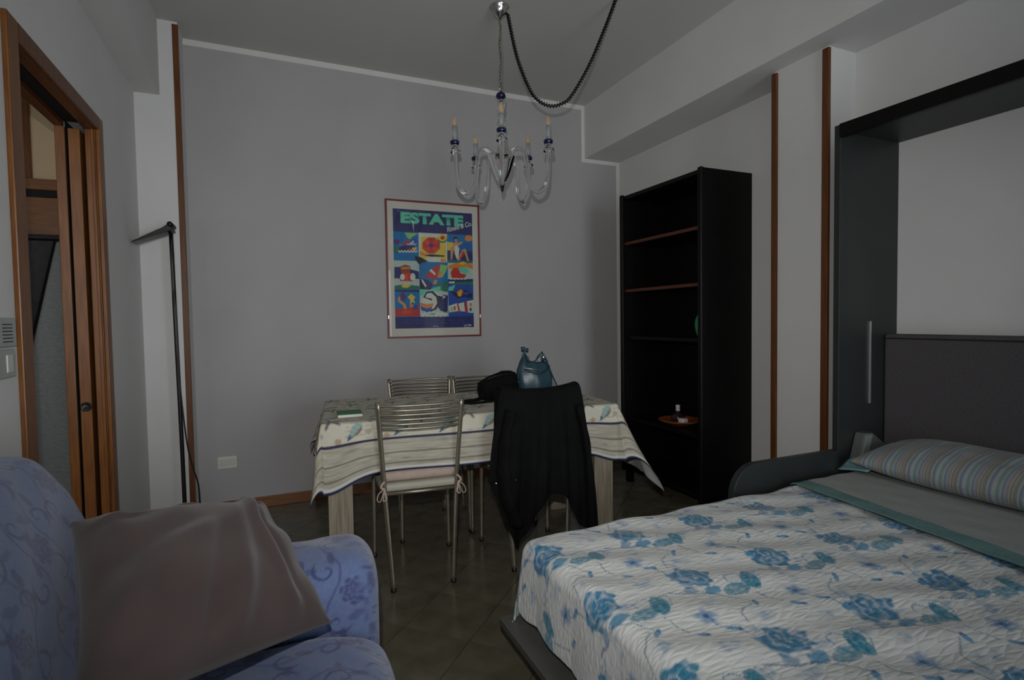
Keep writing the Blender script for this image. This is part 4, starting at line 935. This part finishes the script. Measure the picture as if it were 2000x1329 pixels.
# a sleeve hanging down each side
for pts, r0, r1 in ((((.962, 2.222, .79), (.932, 2.215, .66), (.918, 2.207, .53), (.930, 2.203, .40), (.975, 2.203, .27)), .034, .046), (((1.298, 2.192, .79), (1.328, 2.182, .65), (1.345, 2.178, .49), (1.352, 2.178, .34), (1.358, 2.180, .215)), .030, .042)):
    p = smooth_path(pts, 28); rr = np.linspace(r0, r1, len(p))+.003*np.sin(np.linspace(0, 26, len(p)))
    sl = tube('sleeve', p, rr, jk, BLACKF, 16, ry=rr*.55)
v, f = lathe_vf([(.0, 0), (.005, 0), (.0055, .002), (.003, .004), (0, .0045)], seg=10)
from_py('snap_button', [(.882+p[0], 2.205-p[2], .470+p[1]) for p in v], f, jk, mat('bright_metal', (.9, .88, .86), .15, metal=1., var=.02), True)
from_py('snap_button', [(.955+p[0]*.6, 2.152-p[2], .49+p[1]*.6) for p in v], f, jk, CHROME, True)

# ------------------------------------------------------------------ things on the table
def loft_rings(rings):
    n = len(rings[0]); v = [p for r in rings for p in r]; f = []
    for i in range(len(rings)-1):
        for k in range(n): f.append((i*n+k, i*n+(k+1) % n, (i+1)*n+(k+1) % n, (i+1)*n+k))
    return v, f
LEA = mat('petrol_blue_leather', (.030, .074, .100), .30, col2=(.018, .046, .066), vscale=14, bump=.12, bscale=160, spec=.6)
LEAD = mat('dark_petrol_leather', (.018, .04, .055), .38, var=.2, vscale=20)
bgx, bgy, bgz = 1.366, 2.80, TZ+.0056
bag = empty('handbag', (bgx, bgy, bgz), label='petrol-blue leather bucket bag standing on the table', cat='handbag')
n = 64; rings = []
for z, rx, ry in ((0, .0, .0), (0, .085, .055), (.006, .098, .066), (.05, .108, .075), (.10, .112, .074), (.145, .106, .064), (.175, .096, .050)):
    rings.append([(bgx+rx*math.cos(a), bgy+ry*math.sin(a)+.004*math.sin(6*a+z*20)*(z > .01), bgz+z) for a in [2*math.pi*k/n for k in range(n)]])
def rim_h(a): return .060*max(0, math.cos(a-.35))**3+.075*max(0, math.cos(a-math.pi+.25))**3
for q, sc1, sy1 in ((.35, .088, .040), (.7, .076, .028), (1., .062, .018)):
    rings.append([(bgx+sc1*math.cos(a), bgy+sy1*math.sin(a)+.005*math.sin(8*a), bgz+.175+q*(.018+rim_h(a))) for a in [2*math.pi*k/n for k in range(n)]])
for q, sc1, sy1 in ((.9, .055, .012), (.3, .050, .012)):
    rings.append([(bgx+sc1*math.cos(a), bgy+sy1*math.sin(a), bgz+.165+q*(.016+rim_h(a))) for a in [2*math.pi*k/n for k in range(n)]])
v, f = loft_rings(rings); from_py('body', v, f, bag, LEA, True)
tube('zip', smooth_path([(bgx-.092, bgy-.058, bgz+.168), (bgx-.05, bgy-.070, bgz+.160), (bgx+.0, bgy-.074, bgz+.150), (bgx+.05, bgy-.068, bgz+.152)], 16), .003, bag, CHROME, 6)
tube('flap_edge', smooth_path([(bgx-.085, bgy-.060, bgz+.158), (bgx-.03, bgy-.076, bgz+.135), (bgx+.03, bgy-.076, bgz+.138), (bgx+.075, bgy-.055, bgz+.17)], 16), .0045, bag, LEAD, 6)
lathe('tassel', [(.004, 0), (.012, .006), (.010, .018), (.014, .028), (.006, .032)], (bgx-.068, bgy, bgz+.252), bag, LEAD, 12)
lathe('tassel', [(.004, 0), (.010, .006), (.009, .016), (.011, .024), (.005, .028)], (bgx-.045, bgy-.005, bgz+.248), bag, LEAD, 12)
lathe('clasp', [(.006, 0), (.011, .002), (.011, .022), (.007, .026)], (bgx+.052, bgy-.022, bgz+.205), bag, CHROME, 14)
tube('strap', smooth_path([(bgx+.06, bgy-.01, bgz+.225), (bgx+.088, bgy-.012, bgz+.17), (bgx+.115, bgy-.02, bgz+.10), (bgx+.135, bgy-.03, bgz+.05), (bgx+.136, bgy-.05, bgz+.008), (bgx+.12, bgy-.075, bgz+.004)], 30), .011, bag, LEA, 8, ry=.0028)
tube('strap', smooth_path([(bgx-.075, bgy-.01, bgz+.22), (bgx-.098, bgy-.015, bgz+.17), (bgx-.118, bgy-.02, bgz+.10), (bgx-.13, bgy-.03, bgz+.05), (bgx-.135, bgy-.05, bgz+.008)], 26), .010, bag, LEAD, 8, ry=.0028)
lathe('strap_ring', [(.006, 0), (.010, .002), (.010, .006), (.006, .008)], (bgx-.124, bgy-.045, bgz+.085), bag, CHROME, 14)

bbx, bby = 1.135, 2.79
bb = empty('shoulder_bag', (bbx, bby, bgz), label='slouched black shoulder bag lying on the table by the blue bag', cat='handbag')
n = 56; rings = []
def sup(a, e=.55):
    return math.copysign(abs(math.cos(a))**e, math.cos(a)), math.copysign(abs(math.sin(a))**e, math.sin(a))
for z, rx, ry, sh in ((0, 0, 0, 0), (0, .095, .045, 0), (.012, .108, .060, 0), (.05, .115, .066, .0), (.09, .113, .062, .002), (.12, .102, .052, .010), (.142, .082, .036, .020), (.152, .05, .018, .03), (.154, 0, 0, .03)):
    ring = []
    for k in range(n):
        ca, sa = sup(2*math.pi*k/n); zz = z*(1-.16*max(0, -ca)*(z > .1))
        ring.append((bbx+sh+rx*ca, bby+ry*sa, bgz+zz))
    rings.append(ring)
v, f = loft_rings(rings); from_py('body', v, f, bb, BLACKF, True)
tube('zip', smooth_path([(bbx-.085, bby-.035, bgz+.112), (bbx-.02, bby-.048, bgz+.132), (bbx+.05, bby-.045, bgz+.137), (bbx+.098, bby-.03, bgz+.122)], 14), .0028, bb, BLACKM, 6)
tube('strap', smooth_path([(bbx-.098, bby-.03, bgz+.05), (bbx-.12, bby-.06, bgz+.022), (bbx-.16, bby-.075, bgz+.012), (bbx-.215, bby-.075, bgz+.010), (bbx-.228, bby-.10, bgz+.006), (bbx-.19, bby-.125, bgz+.004), (bbx-.12, bby-.115, bgz+.005), (bbx-.05, bby-.10, bgz+.006), (bbx-.005, bby-.075, bgz+.014), (bbx+.01, bby-.058, bgz+.05)], 60), .017, bb, BLACKF, 8, ry=.006)

gb_ = empty('notepad', (.312, 2.64, TZ+.005), math.radians(-3), label='flat green notepad with white edges on the tablecloth', cat='notepad')
box('pages', (-.055, -.058, .0), (.055, .062, .011), gb_, mat('white_paper', (.62, .64, .60), .7, var=.04), bev=.001, world=False)
box('cover', (-.056, -.056, .011), (.056, .063, .0145), gb_, mat('green_card', (.022, .16, .055), .5, var=.08), bev=.0008, world=False)

# ------------------------------------------------------------------ bookcase and what stands in it
BX0, BX1, BY0, BY1, BZ = 2.298, 2.698, 2.452, 3.268, 2.07
bk = empty('bookcase', (2.5, 2.86, 0), label='tall black bookcase with open shelves against the right wall', cat='bookcase')
box('side_panel', (BX0+.012, BY0, .095), (BX1, BY0+.024, BZ), bk, BLACKW, bev=.002)
box('side_panel', (BX0+.012, BY1-.024, .095), (BX1, BY1, BZ), bk, BLACKW, bev=.002)
for y in (BY0, BY1-.034):
    box('front_post', (BX0-.004, y, .085), (BX0+.022, y+.034, BZ+.006), bk, BLACKW, bev=.009, seg=3)
box('top_panel', (BX0+.012, BY0+.024, BZ-.03), (BX1, BY1-.024, BZ-.004), bk, BLACKW, bev=.002)
box('bottom_panel', (BX0+.02, BY0+.024, .095), (BX1, BY1-.024, .12), bk, BLACKW, bev=.002)
box('back_panel', (BX1-.012, BY0+.024, .12), (BX1-.004, BY1-.024, BZ-.03), bk, BLACKW, bev=0)
SHB = mat('red_brown_shelf_edge', (.090, .026, .010), .65, var=.15, vscale=12, stretch=(8, 1, 8))
for z, wd in ((1.735, 1), (1.398, 1), (1.062, 0), (.476, 0)):
    sh = box('shelf', (BX0+.03, BY0+.024, z-.018), (BX1-.012, BY1-.024, z+.004), bk, BLACKW, bev=.001)
    if wd: box('shelf_edge', (BX0+.022, BY0+.026, z-.017), (BX0+.03, BY1-.026, z+.003), sh, SHB, bev=.001)
for z in (.62, .66, .78, .88, .94, 1.0, 1.13, 1.2, 1.27, 1.34, 1.46, 1.52, 1.6, 1.66):
    box('peg_hole', (BX0+.07, BY1-.0245, z), (BX0+.076, BY1-.0235, z+.006), bk, mat('peg_hole_rim', (.03, .03, .028), .5, var=.1), bev=0)
for x in (BX0+.03, BX1-.075):
    for y in (BY0+.01, BY1-.055):
        box('foot', (x, y, 0), (x+.045, y+.045, .095), bk, BLACKW, bev=.003)

vs_ = empty('vase', (2.42, 2.580, 1.066), label='small green glass vase at the edge of the third shelf', cat='vase')
lathe('body', [(.0, 0), (.024, 0), (.036, .03), (.044, .075), (.042, .11), (.030, .14), (.018, .155), (.016, .170), (.020, .178), (.016, .178), (.012, .168), (.014, .154), (.026, .136), (.036, .11), (.038, .075), (.030, .03), (0, .006)], (2.42, 2.580, 1.066), vs_, mat('green_glass', (.02, .20, .09), .1, var=.1, spec=.7), 28)
lathe('lip', [(.016, 0), (.022, .001), (.022, .004), (.016, .005)], (2.42, 2.580, 1.243), vs_, mat('green_glass'), 28)
pt = empty('plate', (2.47, 2.83, .48), label='shallow orange-brown dish on the lower bookcase shelf', cat='dish')
TER = mat('orange_brown_ceramic', (.30, .085, .018), .35, col2=(.16, .045, .012), vscale=14)
lathe('dish', [(.0, .004), (.07, 0), (.09, .004), (.130, .022), (.142, .030), (.139, .034), (.125, .027), (.085, .012), (0, .010)], (2.465, 2.835, .482), pt, TER, 40)
lathe('foot_ring', [(.06, 0), (.072, 0), (.072, .004), (.06, .004)], (2.465, 2.835, .480), pt, TER, 32)
jr = empty('jar', (2.48, 2.87, .494), label='small dark jar with a white cap standing in the orange dish', cat='jar')
lathe('body', [(0, 0), (.040, 0), (.046, .01), (.046, .035), (.030, .05), (.014, .056), (.012, .07), (0, .07)], (2.48, 2.87, .494), jr, mat('dark_plum_glass', (.035, .012, .02), .2, var=.1, spec=.6), 24)
lathe('cap', [(0, 0), (.014, 0), (.016, .004), (.013, .02), (.016, .036), (.010, .042), (0, .042)], (2.48, 2.87, .563), jr, WHITEP, 18)
bx_ = empty('trinket', (2.42, 2.745, .506), label='small white trinket lying on the rim of the orange dish', cat='trinket')
bm = bmesh.new(); bm_box(bm, (2.392, 2.722, .506), (2.44, 2.772, .538), .009, 3); from_bm('body', bm, bx_, WHITEP, True)
tube('stub', [(2.418, 2.724, .522), (2.414, 2.712, .523), (2.41, 2.704, .523)], .006, bx_, GREYP, 8)

# ------------------------------------------------------------------ floor lamp
FLX, FLY = -.487, 3.45
fl = empty('floor_lamp', (FLX, FLY, 0), label='thin black floor lamp with a tilted flat head in front of the white pier', cat='floor lamp')
lathe('base', [(0, 0), (.12, 0), (.125, .006), (.12, .016), (.02, .024), (0, .024)], (FLX, FLY, 0), fl, BLACKM, 32)
tube('pole', smooth_path([(FLX, FLY, .02), (FLX-.004, FLY, .6), (FLX-.011, FLY, 1.2), (FLX-.016, FLY, 1.70)], 20), .0105, fl, BLACKM, 12)
hx, hz = FLX-.016, 1.72
d = Vector((-.165, -.02, -.082)).normalized(); nrm_ = Vector((0, 1, 0)).cross(d).normalized()
if nrm_.z < 0: nrm_ = -nrm_
Pn = lambda a, h, y: tuple(Vector((hx, FLY, hz))+d*a+nrm_*h+Vector((0, y, 0)))
hd = poly_prism('lamp_head', [Pn(-.01, -.018, -.055), Pn(.19, -.006, -.055), Pn(.19, .0, -.055), Pn(.03, .012, -.055), Pn(-.01, .022, -.055)], (0, .11, 0), fl, BLACKM, bev=.003)
box_pts = [Pn(.05, .012, -.045), Pn(.165, .004, -.045), Pn(.165, .010, -.045), Pn(.05, .019, -.045)]
poly_prism('lamp_glass', box_pts, (0, .09, 0), hd, mat('frosted_lamp_glass', (.40, .42, .36), .35, var=.08), bev=.001)
tube('hinge', [Pn(-.012, .014, -.06), Pn(-.012, .014, .06)], .014, fl, BLACKM, 12)
tube('cord', smooth_path([(FLX-.012, FLY-.012, 1.68), (FLX-.018, FLY-.014, 1.45), (FLX-.006, FLY-.014, 1.3), (FLX-.003, FLY-.013, 1.12), (FLX-.002, FLY-.014, .98), (FLX+.004, FLY-.013, .80), (FLX+.022, FLY-.012, .55), (FLX+.042, FLY-.006, .42), (FLX+.068, FLY+.0, .30), (FLX+.075, FLY+.02, .16), (FLX+.12, FLY+.05, .04), (FLX+.17, FLY+.08, .009), (FLX+.20, FLY+.07, .008)], 110), .0042, fl, BLACKM, 6)

# ------------------------------------------------------------------ chandelier
CX, CY = 1.188, 2.805
ch = empty('chandelier', (CX, CY, ZC), label='clear glass chandelier with five curved arms and cobalt blue cups', cat='chandelier')
lathe('canopy', [(0, 0), (.052, 0), (.054, -.006), (.046, -.012), (.044, -.026), (.030, -.050), (.012, -.064), (.006, -.072), (0, -.072)], (CX, CY, ZC), ch, CHROME, 32)
v, f = [], []
zt_, zb_ = ZC-.07, 2.475; nl = 20
for k in range(nl):
    z = zt_+(zb_-zt_)*(k+.5)/nl; L2 = (zt_-zb_)/nl*.68
    P = []
    for q in range(13):
        a = 2*math.pi*q/12; x = .0062*math.cos(a); zz = L2*math.sin(a)
        P.append((CX+.004*math.sin(k*.7)+(x if k % 2 else 0), CY+(0 if k % 2 else x), z+zz))
    vv, ff = tube_vf(P, .0017, 5, caps=False, off=len(v)); v += vv; f += ff
from_py('chain', v, f, ch, mat('aged_chain_metal', (.20, .19, .15), .4, metal=.8, var=.1), True)
tube('supply_wire', smooth_path([(CX, CY, ZC-.06), (CX+.006, CY, 2.8), (CX+.010, CY-.004, 2.65), (CX+.003, CY, 2.52), (CX, CY, 2.45)], 30), .0018, ch, mat('clear_wire', (.25, .24, .17), .4, var=.1), 6)
tube('hook', smooth_path([(CX-.014, CY, 2.50), (CX-.012, CY, 2.482), (CX, CY, 2.474), (CX+.012, CY, 2.484), (CX+.014, CY, 2.505), (CX+.018, CY, 2.512)], 18), .002, ch, CHROME, 6)
lathe('top_cap', [(0, .03), (.010, .03), (.013, .026), (.024, .018), (.028, .006), (.026, -.004), (.012, -.010), (0, -.010)], (CX, CY, 2.435), ch, BLUEG, 28)
lathe('stem', [(.010, 2.428), (.022, 2.415), (.026, 2.395), (.018, 2.37), (.013, 2.34), (.021, 2.31), (.031, 2.285), (.024, 2.26), (.014, 2.235), (.017, 2.19), (.014, 2.13), (.012, 2.10)], (CX, CY, 0), ch, GLASS, 28)
lathe('bowl', [(0, 2.105), (.064, 2.120), (.082, 2.114), (.078, 2.10), (.066, 2.07), (.054, 2.035), (.040, 2.0), (.026, 1.975), (.012, 1.963), (0, 1.962)], (CX, CY, 0), ch, GLASS, 32)
lathe('hub', [(0, 2.122), (.046, 2.122), (.050, 2.114), (.046, 2.106), (0, 2.106)], (CX, CY, 0), ch, mat('dark_hub_metal', (.10, .095, .075), .35, metal=.8, var=.1), 28)
lathe('finial', [(0, 1.972), (.010, 1.970), (.015, 1.955), (.011, 1.935), (.004, 1.915), (0, 1.908)], (CX, CY, 0), ch, BLUEG, 20)
toc = math.atan2(-CY, -CX)
BULB = mat('candle_bulb_glass', (.85, .66, .46), .1, trans=.75, var=.1, spec=.6)
for k in range(5):
    a = toc+2*math.pi*k/5; ca, sa = math.cos(a), math.sin(a); P = lambda r, z: (CX+r*ca, CY+r*sa, z)
    path = smooth_path([P(.040, 2.112), P(.075, 2.138), P(.112, 2.140), P(.137, 2.10), P(.146, 2.02), P(.160, 1.935), P(.205, 1.895), P(.250, 1.925), P(.262, 1.985), P(.266, 2.06), P(.267, 2.142)], 60)
    am = tube('arm', path, .0118, ch, GLASS, 14)
    c = P(.267, 0)
    cup = lathe('drip_cup', [(0, 2.142), (.010, 2.142), (.022, 2.150), (.026, 2.162), (.024, 2.170), (.013, 2.174), (0, 2.174)], c, am, BLUEG, 24)
    lathe('candle_sleeve', [(.0, 2.172), (.0125, 2.172), (.0125, 2.245), (.0, 2.246)], c, am, mat('milky_sleeve', (.62, .66, .68), .12, trans=.8, ior=1.25, var=.02), 20)
    lathe('bulb', [(0, 2.246), (.009, 2.247), (.0125, 2.262), (.0115, 2.280), (.006, 2.298), (.002, 2.306), (0, 2.307)], c, am, BULB, 18)
    lathe('glass_skirt', [(.013, 2.152), (.027, 2.142), (.031, 2.110), (.028, 2.110), (.024, 2.137), (.012, 2.147)], c, am, GLASS, 24)

# spiral-wrapped supply cable looping across the ceiling
path = smooth_path([(1.230, 2.79, 2.892), (1.27, 2.76, 2.653), (1.327, 2.72, 2.466), (1.372, 2.695, 2.400), (1.426, 2.67, 2.372), (1.478, 2.645, 2.380), (1.528, 2.62, 2.418), (1.613, 2.57, 2.575), (1.688, 2.53, 2.763), (1.747, 2.5, 2.928)], 240)
cb_ = empty('hanging_cable', (1.747, 2.5, 2.93), label='black spiral-wrapped cable drooping from the ceiling to the chandelier', cat='cable')
tube('core', path, .0048, cb_, BLACKM, 8)
seg = np.linalg.norm(np.diff(path, axis=0), axis=1); arc = np.concatenate([[0], np.cumsum(seg)])
turns = arc[-1]/.016; m = int(turns*10); ss = np.linspace(0, arc[-1], m)
Pc = np.stack([np.interp(ss, arc, path[:, i]) for i in range(3)], 1); _, Tn, A1, B1 = frames(Pc)
ph = 2*math.pi*ss/.016; hel = Pc+.0082*(A1*np.cos(ph)[:, None]+B1*np.sin(ph)[:, None])
tube('spiral_wrap', hel, .0036, cb_, BLACKM, 5)
lathe('ceiling_hook', [(0, .0), (.012, 0), (.012, -.006), (.004, -.012), (0, -.012)], (1.747, 2.5, ZC), cb_, CHROME, 14)

# ------------------------------------------------------------------ framed poster
PX0, PX1, PZ0, PZ1 = .729, 1.428, 1.077, 2.057
po = empty('framed_poster', (1.08, YB, 1.077), label='colourful ESTATE summer poster in a thin red frame on the grey wall', cat='poster')
REDF = mat('red_frame_lacquer', (.17, .012, .014), .35, var=.1)
w_ = .012
for a, b in (((PX0, YB-.020, PZ0), (PX0+w_, YB, PZ1)), ((PX1-w_, YB-.020, PZ0), (PX1, YB, PZ1)), ((PX0+w_, YB-.020, PZ0), (PX1-w_, YB, PZ0+w_)), ((PX0+w_, YB-.020, PZ1-w_), (PX1-w_, YB, PZ1))):
    box('frame_bar', a, b, po, REDF, bev=.002)
box('backing', (PX0+w_, YB-.010, PZ0+w_), (PX1-w_, YB-.002, PZ1-w_), po, mat('ivory_mount', (.50, .49, .44), .75, var=.03), bev=0)
GP = bpy.data.materials.new('poster_glass'); GP.use_nodes = True; clear_pane(GP, ior=1.27)
box('glass', (PX0+w_, YB-.0155, PZ0+w_), (PX1-w_, YB-.0135, PZ1-w_), po, GP, bev=0)
for x in (PX0+.002, PX1-.009):
    box('clip', (x, YB-.0235, 1.215), (x+.007, YB-.018, 1.24), po, CHROME, bev=.001)
INK = dict(navy=(.016, .018, .11), blue=(.01, .06, .30), cyan=(.0, .135, .34), cyan2=(.0, .09, .33), mint=(.10, .47, .33), lime=(.22, .44, .12), green=(.012, .14, .09), red=(.42, .022, .012), red2=(.52, .05, .02),
           orange=(.56, .19, .025), yellow=(.55, .42, .05), white=(.50, .54, .48), black=(.008, .010, .025), purple=(.07, .03, .16), skin=(.50, .24, .09), brown=(.20, .05, .02), pale=(.38, .46, .42), dim=(.02, .05, .22), dim2=(.10, .15, .32), pink=(.50, .42, .46))
QX0, QX1, QZ0, QZ1 = .782, 1.372, 1.145, 1.975
order = list(INK); pv, pf, pm = [], [], []
bm = bmesh.new()
def ink_poly(name, pts, lay):
    y = YB-.0102-lay*.000012
    vv = [bm.verts.new((QX0+(QX1-QX0)*a, y, QZ1-(QZ1-QZ0)*b)) for a, b in pts]
    try: fc = bm.faces.new(vv)
    except ValueError: return
    fc.material_index = order.index(name)
    fc.normal_update()
    if fc.normal.y > 0: fc.normal_flip()
R4 = lambda a0, b0, a1, b1: [(a0, b0), (a1, b0), (a1, b1), (a0, b1)]
lay = 0
BASE = [('navy', R4(0, -.022, 1, .172)), ('navy', R4(0, .90, 1, 1.0)),
        ('cyan', R4(0, .172, .306, .418)), ('white', R4(.306, .172, .668, .422)), ('cyan', R4(.668, .172, 1, .422)),
        ('pale', R4(0, .418, .306, .655)), ('cyan', R4(.306, .422, .668, .66)), ('pale', R4(.668, .422, 1, .575)),
        ('cyan', R4(0, .655, .306, .90)), ('pale', R4(.306, .66, .668, .90)), ('blue', R4(.668, .575, 1, .90))]
for c, p in BASE: ink_poly(c, p, lay)
for c, p in POSTER:
    lay += 1; p2 = [(min(1, max(0, a)), min(1, max(-.02, b))) for a, b in p]; ink_poly(c, p2, lay)
bmesh.ops.triangulate(bm, faces=[q for q in bm.faces if len(q.verts) > 4])
from_bm('print', bm, po, [mat('ink_'+c, INK[c], .6, var=.06, vscale=60) for c in order])
def text_mesh(name, txt, a0, b_base, height, width, col, rot=0., shear=0., fat=0., y=.0118):
    cu2 = bpy.data.curves.new(name, 'FONT'); cu2.body = txt; cu2.size = 1.; cu2.offset = fat; cu2.shear = shear; cu2.fill_mode = 'FRONT'
    o = bpy.data.objects.new(name, cu2); COL.objects.link(o)
    dg = bpy.context.evaluated_depsgraph_get(); me = bpy.data.meshes.new_from_object(o.evaluated_get(dg)); bpy.data.objects.remove(o)
    n = len(me.vertices); co = np.zeros(n*3); me.vertices.foreach_get('co', co); co = co.reshape(-1, 3)
    mn, mx_ = co.min(0), co.max(0); q = (co-mn)/np.maximum(mx_-mn, 1e-6)
    X = q[:, 0]*width; Z = q[:, 1]*height
    ca, sa = math.cos(rot), math.sin(rot)
    W = np.stack([QX0+(QX1-QX0)*a0+X*ca-Z*sa, np.full(n, YB-y), QZ1-(QZ1-QZ0)*b_base+X*sa+Z*ca], 1)-np.array(origin_of(po))
    me.vertices.foreach_set('co', W.ravel()); me.update(); me.materials.clear()
    return link(name, me, po, col)
for nme, dx, dz, c, yy in (('title_shadow', .006, -.004, 'green', .0118), ('title', 0, 0, 'mint', .0121)):
    text_mesh(nme, 'ESTATE', .092+dx, .098-dz*1.2, .080, (QX1-QX0)*.79, mat('ink_'+c), fat=.055, y=yy)
text_mesh('subtitle', 'Rimini & Co.', .672, .158, .036, .200, mat('ink_white'), rot=math.radians(17), shear=.35, fat=.022, y=.0124)
